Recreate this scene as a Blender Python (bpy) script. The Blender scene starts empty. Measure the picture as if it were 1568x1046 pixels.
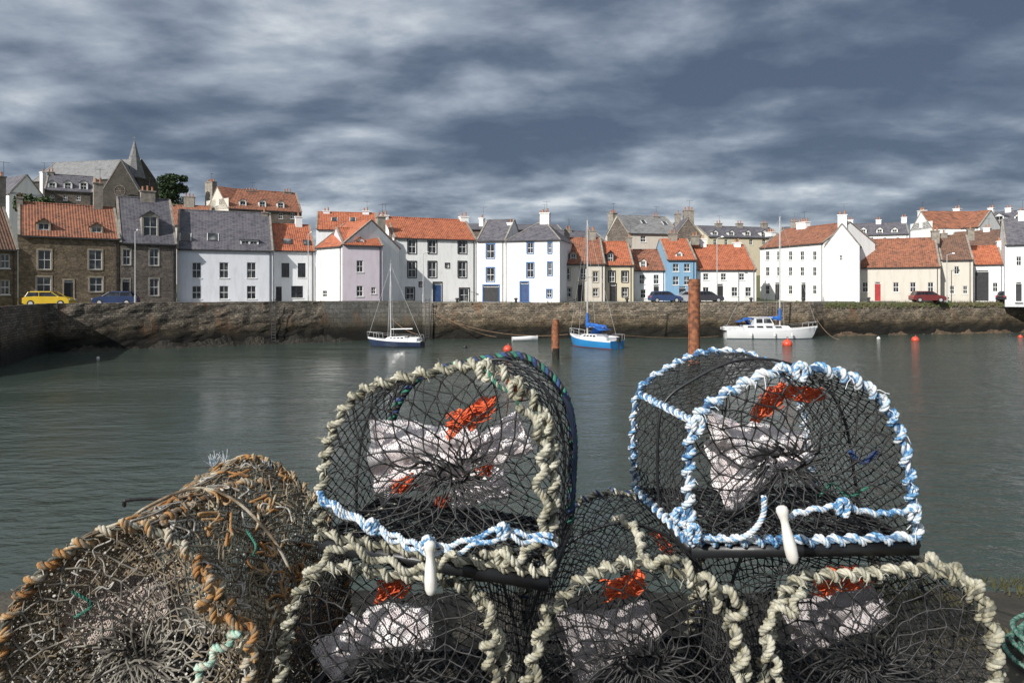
import bpy, math, random
from mathutils import Vector, Matrix, noise
random.seed(7)
R=random.random
F=1045.0; HX=784.0; HY=445.0; ZC=5.6; GZ=4.05
def P(px,py,d): return Vector(((px-HX)/F*d, d, ZC+(HY-py)/F*d))
def rnd(a,b): return a+(b-a)*R()
scene=bpy.context.scene
col=scene.collection
# ------------------------------------------------------------ materials
class NT:
    def __init__(s,nt): s.nt=nt
    def n(s,t,**k):
        nd=s.nt.nodes.new(t)
        for a,b in k.items(): setattr(nd,a,b)
        return nd
    def l(s,a,b): s.nt.links.new(a,b)
    def math(s,op,a,b=None,c=None,clamp=False):
        nd=s.n('ShaderNodeMath',operation=op); nd.use_clamp=clamp
        for i,v in enumerate((a,b,c)):
            if v is None: continue
            if isinstance(v,(int,float)): nd.inputs[i].default_value=v
            else: s.l(v,nd.inputs[i])
        return nd.outputs[0]
    def mix(s,f,a,b,blend='MIX'):
        nd=s.n('ShaderNodeMix',data_type='RGBA',blend_type=blend)
        for i,v in ((0,f),(6,a),(7,b)):
            if isinstance(v,(int,float)): nd.inputs[i].default_value=v
            elif isinstance(v,tuple): nd.inputs[i].default_value=(*v[:3],1)
            else: s.l(v,nd.inputs[i])
        return nd.outputs[2]
    def ramp(s,f,stops):
        nd=s.n('ShaderNodeValToRGB'); cr=nd.color_ramp
        while len(cr.elements)<len(stops): cr.elements.new(.5)
        for e,(p,c) in zip(cr.elements,stops):
            e.position=p; e.color=(*c,1) if isinstance(c,tuple) else (c,c,c,1)
        s.l(f,nd.inputs[0]); return nd.outputs[0]
    def noise(s,vec,scale,detail=4,rough=.55,dist=0):
        nd=s.n('ShaderNodeTexNoise'); nd.inputs['Scale'].default_value=scale
        nd.inputs['Detail'].default_value=detail; nd.inputs['Roughness'].default_value=rough
        nd.inputs['Distortion'].default_value=dist
        if vec is not None: s.l(vec,nd.inputs['Vector'])
        return nd.outputs[0]
def newmat(name):
    m=bpy.data.materials.new(name); m.use_nodes=True
    nt=NT(m.node_tree); b=m.node_tree.nodes['Principled BSDF']
    tc=nt.n('ShaderNodeTexCoord').outputs['Object']
    return m,nt,b,tc
def setbump(nt,b,h,strength=.5,dist=.02):
    bp=nt.n('ShaderNodeBump'); bp.inputs['Strength'].default_value=strength; bp.inputs['Distance'].default_value=dist
    nt.l(h,bp.inputs['Height']); nt.l(bp.outputs[0],b.inputs['Normal'])
def plain(name,c1,c2=None,rough=.7,scale=3,bump=.3,bd=.01,metal=0,spec=.5,pos=(.35,.65),detail=5):
    m,nt,b,tc=newmat(name)
    c2=c2 or tuple(x*.75 for x in c1)
    f=nt.noise(tc,scale,detail)
    nt.l(nt.ramp(f,[(pos[0],c2),(pos[1],c1)]),b.inputs['Base Color'])
    b.inputs['Roughness'].default_value=rough; b.inputs['Metallic'].default_value=metal
    b.inputs['Specular IOR Level'].default_value=spec
    if bump: setbump(nt,b,nt.noise(tc,scale*4,4),bump,bd)
    return m
def render_wall(name,c,stain=.86):
    m,nt,b,tc=newmat(name)
    mp=nt.n('ShaderNodeMapping'); mp.inputs['Scale'].default_value=(1.6,1.6,.35); nt.l(tc,mp.inputs[0])
    f=nt.noise(mp.outputs[0],1.0,7,.65)
    g=nt.noise(tc,.35,3)
    a=nt.ramp(f,[(.3,tuple(x*stain*y for x,y in zip(c,(1,.98,.94)))),(.52,c)])
    sp=nt.n('ShaderNodeSeparateXYZ'); nt.l(tc,sp.inputs[0])
    low=nt.ramp(nt.math('ADD',nt.math('MULTIPLY',sp.outputs[2],.8),nt.math('MULTIPLY',g,.8)),[(.25,.72),(.8,1.0)])
    nt.l(nt.mix(1,a,low,'MULTIPLY'),b.inputs['Base Color'])
    b.inputs['Roughness'].default_value=.85
    setbump(nt,b,nt.noise(tc,14,4),.4,.02); return m
def stone_wall(name,c1,c2,mortar,sx=1.7,wz=False):
    m,nt,b,tc=newmat(name)
    sp=nt.n('ShaderNodeSeparateXYZ'); nt.l(tc,sp.inputs[0])
    cb=nt.n('ShaderNodeCombineXYZ'); nt.l(nt.math('ADD',sp.outputs[0],nt.math('MULTIPLY',sp.outputs[1],.9)),cb.inputs[0]); nt.l(sp.outputs[2],cb.inputs[1])
    nz=nt.n('ShaderNodeTexNoise'); nz.inputs['Scale'].default_value=1.7; nz.inputs['Detail'].default_value=2; nt.l(cb.outputs[0],nz.inputs['Vector'])
    vm=nt.n('ShaderNodeVectorMath',operation='MULTIPLY_ADD'); nt.l(nz.outputs['Color'],vm.inputs[0]); vm.inputs[1].default_value=(.4,.22,0); nt.l(cb.outputs[0],vm.inputs[2])
    br=nt.n('ShaderNodeTexBrick'); nt.l(vm.outputs[0],br.inputs['Vector'])
    br.inputs['Scale'].default_value=sx; br.inputs['Color1'].default_value=(*c1,1); br.inputs['Color2'].default_value=(*c2,1); br.inputs['Mortar'].default_value=(*mortar,1)
    br.inputs['Mortar Size'].default_value=.035; br.inputs['Brick Width'].default_value=.85; br.inputs['Row Height'].default_value=.42; br.inputs['Bias'].default_value=-.1
    f=nt.noise(tc,.6,6,.65)
    cc=nt.mix(1,br.outputs['Color'],nt.ramp(f,[(.3,.55),(.7,1.2)]),'MULTIPLY')
    f2=nt.noise(tc,5,4,.6)
    cc=nt.mix(1,cc,nt.ramp(f2,[(.3,.6),(.7,1.25)]),'MULTIPLY')
    if wz:
        mp=nt.n('ShaderNodeMapping'); mp.inputs['Scale'].default_value=(.7,.7,.18); nt.l(tc,mp.inputs[0])
        st=nt.noise(mp.outputs[0],1,5,.6)
        cc=nt.mix(nt.ramp(st,[(.56,0.0),(.68,.55)]),cc,(.24,.12,.055))
        h=nt.math('ADD',sp.outputs[2],nt.math('MULTIPLY',nt.noise(tc,.5,4),1.6))
        k=nt.ramp(nt.math('DIVIDE',h,5.0),[(.32,(.05,.05,.035)),(.44,(.22,.2,.14)),(.56,(.75,.7,.6)),(.8,(1,1,1))])
        cc=nt.mix(1,cc,k,'MULTIPLY')
    nt.l(cc,b.inputs['Base Color']); b.inputs['Roughness'].default_value=.9
    hh=nt.math('ADD',nt.math('MULTIPLY',br.outputs['Fac'],-.6),f2)
    setbump(nt,b,hh,.8,.06); return m
def roof_mat(name,c1,c2,c3,tx=4,tz=3.4,amp=.8):
    m,nt,b,tc=newmat(name)
    sp=nt.n('ShaderNodeSeparateXYZ'); nt.l(tc,sp.inputs[0])
    cb=nt.n('ShaderNodeCombineXYZ'); nt.l(nt.math('MULTIPLY',sp.outputs[0],tx),cb.inputs[0]); nt.l(nt.math('MULTIPLY',nt.math('ADD',sp.outputs[2],nt.math('MULTIPLY',sp.outputs[1],.6)),tz),cb.inputs[1])
    wn=nt.n('ShaderNodeTexWhiteNoise'); fl=nt.n('ShaderNodeVectorMath',operation='FLOOR'); nt.l(cb.outputs[0],fl.inputs[0]); nt.l(fl.outputs[0],wn.inputs['Vector'])
    f=nt.noise(tc,.9,6,.65)
    v=nt.math('ADD',nt.math('MULTIPLY',wn.outputs['Value'],.35),nt.math('MULTIPLY',f,.8))
    base=nt.ramp(v,[(.3,c3),(.5,c2),(.75,c1)])
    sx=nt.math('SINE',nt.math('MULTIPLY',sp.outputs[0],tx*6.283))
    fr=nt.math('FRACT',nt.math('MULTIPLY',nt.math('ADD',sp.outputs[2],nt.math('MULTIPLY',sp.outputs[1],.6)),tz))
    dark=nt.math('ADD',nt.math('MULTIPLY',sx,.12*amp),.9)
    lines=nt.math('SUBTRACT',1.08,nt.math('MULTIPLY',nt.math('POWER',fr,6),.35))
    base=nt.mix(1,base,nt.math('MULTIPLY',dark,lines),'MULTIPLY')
    nt.l(base,b.inputs['Base Color']); b.inputs['Roughness'].default_value=.8
    setbump(nt,b,nt.math('ADD',nt.math('MULTIPLY',sx,amp),fr),.6,.04); return m
M={}
M['white']=render_wall('white_render',(.86,.86,.85))
M['white2']=render_wall('white_render_cool',(.81,.83,.85))
M['cream']=render_wall('cream_render',(.62,.56,.42))
M['beige']=render_wall('beige_render',(.62,.58,.51))
M['pink']=render_wall('pink_render',(.68,.61,.67))
M['lilac']=render_wall('pale_lilac_render',(.75,.77,.82))
M['blue']=render_wall('blue_render',(.22,.39,.56))
M['grey']=render_wall('grey_render',(.42,.42,.42))
M['stone']=stone_wall('brown_sandstone',(.27,.205,.13),(.12,.09,.06),(.20,.165,.12),2.2)
M['stoneg']=stone_wall('grey_sandstone',(.22,.185,.15),(.11,.09,.075),(.18,.16,.145),2.2)
M['stoned']=stone_wall('dark_church_stone',(.12,.105,.09),(.08,.07,.06),(.1,.09,.08),2.2)
M['quay']=stone_wall('harbour_wall_stone',(.24,.205,.16),(.09,.078,.062),(.04,.035,.03),2.0,True)
M['quay2']=stone_wall('harbour_wall_rust_stone',(.33,.27,.20),(.13,.11,.085),(.05,.045,.035),2.0,True)
M['orange']=roof_mat('red_pantiles',(.50,.165,.08),(.39,.118,.058),(.20,.075,.045))
M['orange2']=roof_mat('weathered_pantiles',(.36,.145,.08),(.245,.10,.06),(.11,.065,.045))
M['brown']=roof_mat('brown_pantiles',(.22,.12,.08),(.15,.085,.06),(.09,.06,.05))
M['slate']=roof_mat('blue_slate',(.15,.145,.16),(.105,.10,.12),(.06,.06,.07),3,5,.2)
M['slatel']=roof_mat('pale_slate',(.26,.26,.27),(.2,.2,.2),(.13,.13,.13),3,5,.2)
M['trimw']=plain('white_paint',(.8,.8,.78),(.66,.66,.64),.5,2)
M['trimb']=plain('blue_paint',(.05,.17,.42),(.04,.13,.32),.45,2)
M['trimk']=plain('black_paint',(.03,.03,.035),(.02,.02,.02),.5,2)
M['trimg']=plain('sandstone_dressing',(.42,.36,.27),(.30,.25,.18),.85,3)
M['skew']=plain('skew_stone',(.34,.31,.27),(.2,.18,.15),.9,2)
M['pot']=plain('chimney_pot_clay',(.45,.22,.12),(.3,.14,.08),.8,6)
M['gutter']=plain('gutter_iron',(.06,.06,.065),(.04,.04,.04),.5,6)
M['doorr']=plain('red_door',(.4,.03,.03),(.3,.02,.02),.5,3)
M['doorb']=plain('navy_door',(.04,.09,.22),(.03,.06,.15),.5,3)
M['doork']=plain('dark_door',(.035,.035,.04),(.02,.02,.02),.5,3)
def glassmat():
    m,nt,b,tc=newmat('window_glass')
    f=nt.noise(tc,.9,2)
    nt.l(nt.ramp(f,[(.4,(.012,.014,.018)),(.6,(.05,.055,.06)),(.72,(.22,.22,.21))]),b.inputs['Base Color'])
    b.inputs['Roughness'].default_value=.08; setbump(nt,b,nt.noise(tc,1.5,1),.1,.02); return m
M['glass']=glassmat()
# ------------------------------------------------------------ mesh builder
class MB:
    def __init__(s): s.v=[];s.f=[]
    def poly(s,*pts):
        i=len(s.v); s.v+= [tuple(p) for p in pts]; s.f.append(tuple(range(i,i+len(pts))))
    def hexa(s,p):
        i=len(s.v); s.v+=[tuple(q) for q in p]
        for f in ((0,3,2,1),(4,5,6,7),(0,1,5,4),(1,2,6,5),(2,3,7,6),(3,0,4,7)): s.f.append(tuple(i+k for k in f))
    def box(s,a,b):
        (x0,y0,z0),(x1,y1,z1)=a,b
        s.hexa([(x0,y0,z0),(x1,y0,z0),(x1,y1,z0),(x0,y1,z0),(x0,y0,z1),(x1,y0,z1),(x1,y1,z1),(x0,y1,z1)])
    def slab(s,p,t):
        p=[Vector(q) for q in p]; n=(p[1]-p[0]).cross(p[3]-p[0]).normalized()*t
        s.hexa([q for q in p]+[q+n for q in p])
    def cyl(s,p0,p1,r0,r1=None,n=10,cap=True):
        p0=Vector(p0);p1=Vector(p1); r1=r0 if r1 is None else r1
        d=(p1-p0).normalized(); u=d.orthogonal().normalized(); w=d.cross(u)
        i=len(s.v)
        for p,r in ((p0,r0),(p1,r1)):
            for k in range(n):
                a=2*math.pi*k/n; s.v.append(tuple(p+(u*math.cos(a)+w*math.sin(a))*r))
        for k in range(n): s.f.append((i+k,i+(k+1)%n,i+n+(k+1)%n,i+n+k))
        if cap: s.f.append(tuple(i+n-1-k for k in range(n))); s.f.append(tuple(i+n+k for k in range(n)))
    def lathe(s,p0,axis,prof,n=14):
        p0=Vector(p0); d=Vector(axis).normalized(); u=d.orthogonal().normalized(); w=d.cross(u); i=len(s.v)
        for h,r in prof:
            for k in range(n):
                a=2*math.pi*k/n; s.v.append(tuple(p0+d*h+(u*math.cos(a)+w*math.sin(a))*r))
        for j in range(len(prof)-1):
            for k in range(n): s.f.append((i+j*n+k,i+j*n+(k+1)%n,i+(j+1)*n+(k+1)%n,i+(j+1)*n+k))
        s.f.append(tuple(i+n-1-k for k in range(n))); m=i+(len(prof)-1)*n; s.f.append(tuple(m+k for k in range(n)))
    def grid(s,pts):
        i=len(s.v); h=len(pts); w=len(pts[0])
        for r in pts: s.v+=[tuple(q) for q in r]
        for a in range(h-1):
            for c in range(w-1): s.f.append((i+a*w+c,i+a*w+c+1,i+(a+1)*w+c+1,i+(a+1)*w+c))
    def build(s,name,mat,parent=None,smooth=False,mw=None,inv=None):
        if not s.f: return None
        me=bpy.data.meshes.new(name); me.from_pydata(s.v,[],s.f); me.validate(); me.materials.append(mat)
        if smooth: me.polygons.foreach_set('use_smooth',[True]*len(me.polygons))
        me.update()
        o=bpy.data.objects.new(name,me); col.objects.link(o)
        if parent: o.parent=parent
        if inv is not None: o.matrix_parent_inverse=inv
        if mw is not None: o.matrix_world=mw
        return o
def empty(name,mw=Matrix.Identity(4)):
    e=bpy.data.objects.new(name,None); e.empty_display_size=.3; col.objects.link(e); e.matrix_world=mw; return e
# ------------------------------------------------------------ houses
def wallgrid(mb,L,H,holes,T,rev=.16):
    us=sorted(set([0,L]+[round(h[0],4) for h in holes]+[round(h[1],4) for h in holes])); zs=sorted(set([-.6,H]+[round(h[2],4) for h in holes]+[round(h[3],4) for h in holes]))
    for a,b in zip(us,us[1:]):
        for c,d in zip(zs,zs[1:]):
            u=(a+b)/2; z=(c+d)/2
            if any(h[0]<u<h[1] and h[2]<z<h[3] for h in holes): continue
            mb.poly(T(a,0,c),T(b,0,c),T(b,0,d),T(a,0,d))
    for h in holes:
        a,b,c,d=h[:4]
        mb.poly(T(a,0,c),T(a,rev,c),T(a,rev,d),T(a,0,d)); mb.poly(T(b,0,c),T(b,0,d),T(b,rev,d),T(b,rev,c))
        mb.poly(T(a,0,d),T(a,rev,d),T(b,rev,d),T(b,0,d)); mb.poly(T(a,0,c),T(b,0,c),T(b,rev,c),T(a,rev,c))
def window(fr,gl,a,b,c,d,y0,bars=True):
    t=.06
    yb=y0+.10
    gl.poly((a,yb+.03,c),(b,yb+.03,c),(b,yb+.03,d),(a,yb+.03,d))
    fr.box((a,yb-.03,c),(a+t,yb+.02,d)); fr.box((b-t,yb-.03,c),(b,yb+.02,d))
    fr.box((a+t,yb-.03,c),(b-t,yb+.02,c+t)); fr.box((a+t,yb-.03,d-t),(b-t,yb+.02,d))
    if bars:
        m=(c+d)/2; fr.box((a+t,yb-.035,m-.035),(b-t,yb+.015,m+.035))
        u=(a+b)/2; fr.box((u-.02,yb-.02,c+t),(u+.02,yb+.01,d-t))
def house(name,pl,dl,pr,dr,yE,yR,depth,wall,roof,wins=(),chims=(),dormers=(),sky=(),style='gable',z0=GZ,
          frame='trimw',surround=None,door='doork',rd=None):
    A=Vector(((pl-HX)/F*dl,dl,z0)); B=Vector(((pr-HX)/F*dr,dr,z0)); L=(B-A).length; ux=(B-A).normalized()
    uy=Vector((0,0,1)).cross(ux)
    mw=Matrix(((ux.x,uy.x,0,A.x),(ux.y,uy.y,0,A.y),(0,0,1,A.z),(0,0,0,1)))
    e=empty(name,mw)
    def loc(px,py,off=0):
        s=(px-HX)/F; ax=A.x+uy.x*off; ay=A.y+uy.y*off
        t=(s*ay-ax)/(ux.x-s*ux.y); y=ay+t*ux.y
        return t, ZC+(HY-py)/F*y-z0
    mid=(pl+pr)/2
    he=loc(mid,yE)[1]; hr=loc(mid,yR,depth/2 if style in('gable','hip') else 0)[1]
    W=MB();RF=MB();FR=MB();GL=MB();DR=MB();SK=MB();CH=MB();PT=MB();GU=MB();SU=MB();AE=MB()
    holes=[]
    for w in wins:
        cx,cy,ww,hh=w[:4]; k=w[4] if len(w)>4 else 'w'
        a,zt=loc(cx-ww/2,cy-hh/2); b,zb=loc(cx+ww/2,cy+hh/2)
        a=max(a,.15); b=min(b,L-.15)
        if k=='d': zb=.03
        zb=max(zb,.03); zt=min(zt,he-.1) if style!='front' else zt
        if b-a<.2 or zt-zb<.2: continue
        holes.append((a,b,zb,zt,k))
    wallgrid(W,L,he,[h for h in holes],lambda u,y,z:(u,y,z))
    for a,b,c,d,k in holes:
        if k=='d':
            DR.box((a,.1,c),(b,.15,d-.25 if d-c>1.9 else d)); 
            if d-c>1.9: window(FR,GL,a,b,d-.25,d,0,False)
            DR.box((a+.12,.085,c+.2),(b-.12,.099,c+.9))
            SU.box((a-.1,-.35,-.02),(b+.1,-.002,.14))
        else: window(FR,GL,a,b,c,d,0); SU.box((a-.08,-.06,c-.1),(b+.08,.05,c-.002))
        if surround:
            t=.13; 
            SU.box((a-t,-.03,c),(a,.02,d+t)); SU.box((b,-.03,c),(b+t,.02,d+t)); SU.box((a,-.03,d),(b,.02,d+t))
    W.poly((0,0,-.6),(0,0,he),(0,depth,he),(0,depth,-.6)); W.poly((L,0,-.6),(L,depth,-.6),(L,depth,he),(L,0,he)); W.poly((0,depth,-.6),(0,depth,he),(L,depth,he),(L,depth,-.6))
    o=.18
    if style=='gable':
        m=depth/2; sl=(hr-he)/m; dz=.16*sl
        W.poly((0,0,he),(0,m,hr),(0,depth,he)); W.poly((L,0,he),(L,depth,he),(L,m,hr))
        RF.slab([(.0,-.16,he-dz+.02),(L,-.16,he-dz+.02),(L,m,hr+.02),(0,m,hr+.02)],.1)
        RF.slab([(L,depth+.16,he-dz+.02),(0,depth+.16,he-dz+.02),(0,m,hr+.02),(L,m,hr+.02)],.1)
        RF.cyl((0,m,hr+.1),(L,m,hr+.1),.13,n=8)
        for xa,xb in ((-.06,.16),(L-.16,L+.06)):
            SK.slab([(xa,-.2,he-dz+.06),(xb,-.2,he-dz+.06),(xb,m,hr+.1),(xa,m,hr+.1)],.12)
            SK.slab([(xb,depth+.2,he-dz+.06),(xa,depth+.2,he-dz+.06),(xa,m,hr+.1),(xb,m,hr+.1)],.12)
        GU.cyl((.1,-.2,he-dz-.02),(L-.1,-.2,he-dz-.02),.065,n=6)
        GU.cyl((L-.35,-.07,0),(L-.35,-.07,he-.1),.045,n=6)
    elif style=='hip':
        m=depth/2; i=min(m,L*.42); dz=0
        c=[(-o,-o,he),(L+o,-o,he),(L+o,depth+o,he),(-o,depth+o,he)]; r1=(i,m,hr); r2=(L-i,m,hr)
        RF.poly(c[0],c[1],r2,r1); RF.poly(c[1],c[2],r2); RF.poly(c[2],c[3],r1,r2); RF.poly(c[3],c[0],r1)
        RF.poly(c[3],c[2],c[1],c[0])
        for a,b in ((c[0],r1),(c[1],r2),(r1,r2)): SK.cyl(a,b,.09,n=6)
        GU.cyl((-o,-o-.03,he),(L+o,-o-.03,he),.065,n=6)
    elif style=='front':
        m=L/2
        W.poly((0,0,he),(L,0,he),(m,0,hr)); W.poly((0,depth,he),(m,depth,hr),(L,depth,he))
        sl=(hr-he)/m
        RF.slab([(-.1,depth,he-.1*sl),(-.1,.02,he-.1*sl),(m,.02,hr+.02),(m,depth,hr+.02)],.1)
        RF.slab([(L+.1,.02,he-.1*sl),(L+.1,depth,he-.1*sl),(m,depth,hr+.02),(m,.02,hr+.02)],.1)
        SK.slab([(-.15,-.06,he-.15*sl+.04),(m,-.06,hr+.06),(m,.22,hr+.06),(-.15,.22,he-.15*sl+.04)],-.12)
        SK.slab([(m,-.06,hr+.06),(L+.15,-.06,he-.15*sl+.04),(L+.15,.22,he-.15*sl+.04),(m,.22,hr+.06)],-.12)
    for ci,c in enumerate(chims):
        cx,yt,ww=c[:3]; off=c[3] if len(c)>3 else depth/2
        t1,zt=loc(cx-ww/2,yt,off); t2,_=loc(cx+ww/2,yt,off); zb=min(hr,he+ (hr-he)*max(0,1-abs(off-depth/2)/(depth/2)) if style!='front' else he)-.7
        if style=='hip' : zb=he
        hb=zt-.28
        if hb<zb+.3: hb=zb+.8
        CH.box((t1,off-.45,zb),(t2,off+.45,hb)); CH.box((t1-.08,off-.53,hb),(t2+.08,off+.53,hb+.13))
        n=max(1,int((t2-t1)/.42))
        for k in range(n):
            x=t1+(k+.5)*(t2-t1)/n; PT.lathe((x,off,hb+.1),(0,0,1),[(0,.13),(.1,.14),(.12,.11),(.42+.1*(k%2),.1),(.46+.1*(k%2),.13),(.5+.1*(k%2),.12)],8)
        if ci==0:
            xa=(t1+t2)/2+.2; AE.cyl((xa,off,hb),(xa,off,hb+1.7),.02,n=4); AE.cyl((xa-.5,off,hb+1.6),(xa+.5,off,hb+1.6),.015,n=4)
            for q in range(6): AE.cyl((xa-.45+q*.18,off-.2,hb+1.6),(xa-.45+q*.18,off+.2,hb+1.6),.01,n=4)
    for dm in dormers:
        cx,yt,yb,ww=dm[:4]; off=.5
        a,zt=loc(cx-ww/2,yt,off); b,zb=loc(cx+ww/2,yb,off)
        zb=max(zb,he-.1); bk=min(depth/2,max(1.2,(zt-he)/(hr-he)*depth/2+.2))
        kind=dm[4] if len(dm)>4 else 'g'
        n=max(1,round((b-a)/1.3))
        hs=[]
        for k in range(n):
            xa=a+.14+(b-a-.14)*k/n; xb=a+(b-a-.14)*(k+1)/n; hs.append((xa-a,xb-a,zb+.12,zt-.22))
        mb=SU
        us=[0]+[v for h in hs for v in h[:2]]+[b-a]
        for q in range(0,len(us),2): mb.box((a+us[q],off,zb-.3),(a+us[q+1],bk,zt-.12))
        mb.box((a+.01,off+.003,zb-.3),(b-.01,bk,zb+.12)); mb.box((a+.01,off+.004,zt-.22),(b-.01,bk,zt-.121))
        for h in hs: window(FR,GL,a+h[0],a+h[1],h[2],h[3],off)
        if kind=='f':
            RF.box((a-.12,off-.15,zt-.12),(b+.12,bk+.3,zt-.02))
        else:
            m=(a+b)/2; ap=zt+(b-a)*.28
            mb.poly((a,off,zt-.12),(b,off,zt-.12),(m,off,ap-.02))
            RF.slab([(a-.12,off-.12,zt-.2),(m,off-.12,ap),(m,bk+1,ap),(a-.12,bk+1,zt-.2)],-.08); RF.slab([(m,off-.12,ap),(b+.12,off-.12,zt-.2),(b+.12,bk+1,zt-.2),(m,bk+1,ap)],-.08)
    for sk in sky:
        cx,cy,ww,hh=sk; off=depth*.25
        for _ in range(4):
            z=loc(cx,cy,off)[1]; off=min(depth*.45,max(.3,(z-he)/(hr-he)*depth/2))
        t1=loc(cx-ww/2,cy,off)[0]; t2=loc(cx+ww/2,cy,off)[0]; sl=(hr-he)/(depth/2); dy=.45
        z=he+off*sl+.16
        GL.slab([(t1,off-dy,z-dy*sl),(t2,off-dy,z-dy*sl),(t2,off+dy,z+dy*sl),(t1,off+dy,z+dy*sl)],.05)
        for q in (t1-.06,t2): FR.slab([(q,off-dy,z-dy*sl),(q+.06,off-dy,z-dy*sl),(q+.06,off+dy,z+dy*sl),(q,off+dy,z+dy*sl)],.09)
    for mb,nm,mt in ((W,'walls',wall),(RF,'roof',roof),(FR,'window_frames',frame),(GL,'window_panes','glass'),(DR,'doors',door),(SK,'skews','skew'),(CH,'chimneys','skew' if wall not in('white','white2') else wall),(PT,'chimney_pots','pot'),(GU,'gutters','gutter'),(SU,'dressings',surround or 'trimw'),(AE,'aerial','gutter')):
        mb.build(nm,M[mt],e)
    return e
def row(xs,y,w,h,k='w'): return [(x,y,w,h,k) for x in xs]
house('stone_house',-75,62,27,66,380,312,9,'stone','brown',row([-20,8],400,14,22)+row([-20,8],440,14,22),[(2,268,10)])
house('stone_house',28,66,183,71,363,316,9,'stone','orange2',[(68,398,20,30),(146,398,20,30),(67,436,22,24),(147,436,20,22),(105,446,14,34,'d')],[(150,278,14),(30,300,10)],[(67,338,364,22),(148,344,366,20)],surround='trimg')
house('stone_house',184,71,270,74,372,306,9,'stoneg','slate',[(236,394,14,26),(236,440,14,26),(194,394,12,24),(193,444,11,32,'d')],[(226,290,22)],[(230,328,366,26)],surround='skew')
house('white_cottage',271,75,418,79,382,326,9,'lilac','slate',row([301,343,385],414,14,24)+row([301,343,385],448,14,20),[(405,330,9)],[(382,366,388,28,'f')],[(284,366,16,10),(326,366,16,10)])
house('white_cottage',419,80,483,82,384,346,9,'white2','orange',row([437,462],414,12,22)+[(427,450,9,22,'d'),(455,447,18,18)],[(457,330,10)],sky=[(440,372,12,8),(470,374,10,8)],frame='trimk')
house('pink_house',484,82,524,78,378,347,8,'white','orange',[(497,450,7,10)],style='gable')
house('pink_house',525,78,586,80,376,352,8,'pink','orange',[(551,408,10,18),(572,445,7,10),(551,446,10,16)],[(583,330,12)],dormers=[(551,366,380,14)])
house('tall_white_house',604,84,729,88,366,337,9,'white','orange',row([631,662,708],378,12,21)+row([631,662,708],413,12,24)+[(628,450,12,18),(711,452,14,20),(670,448,12,30,'d'),(645,436,5,6),(685,407,5,6)],[(588,328,12),(710,330,12)],frame='trimw',surround='trimk',door='doorb')
house('white_gable_house',574,90,604,84,368,338,10,'white','orange',[(590,400,6,8)],style='front')
house('white_house',730,88,774,87,369,339,9,'white','slate',[(751,385,12,21),(751,421,12,21),(752,450,24,26,'d')],[(738,333,6)],frame='trimw',surround='trimb')
house('white_tower_house',776,86,857,84,369,342,9,'white','slate',[(812,380,9,16),(812,414,10,22),(842,380,5,16),(842,412,6,20),(803,448,12,32,'d'),(841,450,7,12)],[(835,325,14),(782,340,8)],style='hip',frame='trimw',surround='trimb',door='doorb')
house('sandstone_house',857,88,926,88,404,366,9,'beige','orange2',[(868,420,9,18),(893,420,9,18),(870,448,9,14),(912,424,8,16),(889,447,8,28,'d'),(912,448,8,12)],[(868,350,8),(905,352,14)],[(878,386,402,11)],surround='trimg')
house('cream_house',927,89,970,89,406,372,9,'cream','orange',[(937,424,9,16),(957,424,9,16),(939,448,8,26,'d'),(957,448,8,13)],[(963,362,8)],[(935,386,404,11)],surround='trimk')
house('white_cottage',971,91,1020,91,414,384,9,'white2','orange2',row([983,1005],428,8,14)+[(985,450,8,13),(1005,448,8,24,'d')],[(1013,374,9)],[(985,398,412,10)])
house('blue_house',1021,90,1066,90,398,368,9,'blue','orange',[(1035,410,9,12),(1052,410,9,12),(1035,430,9,13),(1052,430,9,13),(1045,450,10,22,'d')],[(1030,356,12),(1064,360,10)],[(1040,386,400,10)])
house('white_cottage',1067,91,1158,91,413,377,9,'white','orange',row([1081,1108,1136],424,8,10)+row([1081,1125,1146],447,9,14)+[(1103,448,9,26,'d')],[(1076,364,9),(1128,370,10)])
house('tall_white_house',1164,104,1262,92,376,352,9,'white','orange2',row([1175,1192,1210,1228,1247],392,6,13)+row([1175,1192,1210,1228,1247],416,6,13)+row([1175,1210,1247],444,6,13)+row([1190,1230],446,7,26,'d'),[(1230,340,14),(1180,355,10)],z0=GZ)
house('white_gable_house',1263,92,1316,90,376,343,6,'white2','slate',[(1288,395,5,8)],[(1290,328,14)],style='front')
house('quayside_inn',1270,95,1440,89.5,409,368,9,'beige','orange2',row([1299,1325,1372,1398,1425],440,9,15)+[(1344,446,9,28,'d')],[(1432,352,12),(1275,362,8)],door='doorr')
house('white_house',1441,92,1490,90.5,398,362,9,'beige','brown',[(1465,414,8,12),(1458,444,7,12),(1478,444,7,12)],[(1445,356,10),(1486,350,10)],)
house('boat_store',1491,93,1538,91.5,405,378,8,'white2','orange',[(1503,434,22,40,'d'),(1524,440,8,14)],[(1530,368,8)],door='doork')
house('white_cottage',1539,90,1625,87,374,336,9,'white2','slate',row([1560,1585],400,8,14)+[(1560,444,9,24,'d')],[(1563,322,9)])
house('white_cottage',1626,88,1750,84,380,340,9,'white','orange',row([1650,1700],410,10,18)+row([1650,1700],445,10,14),[(1640,325,10)])
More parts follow.
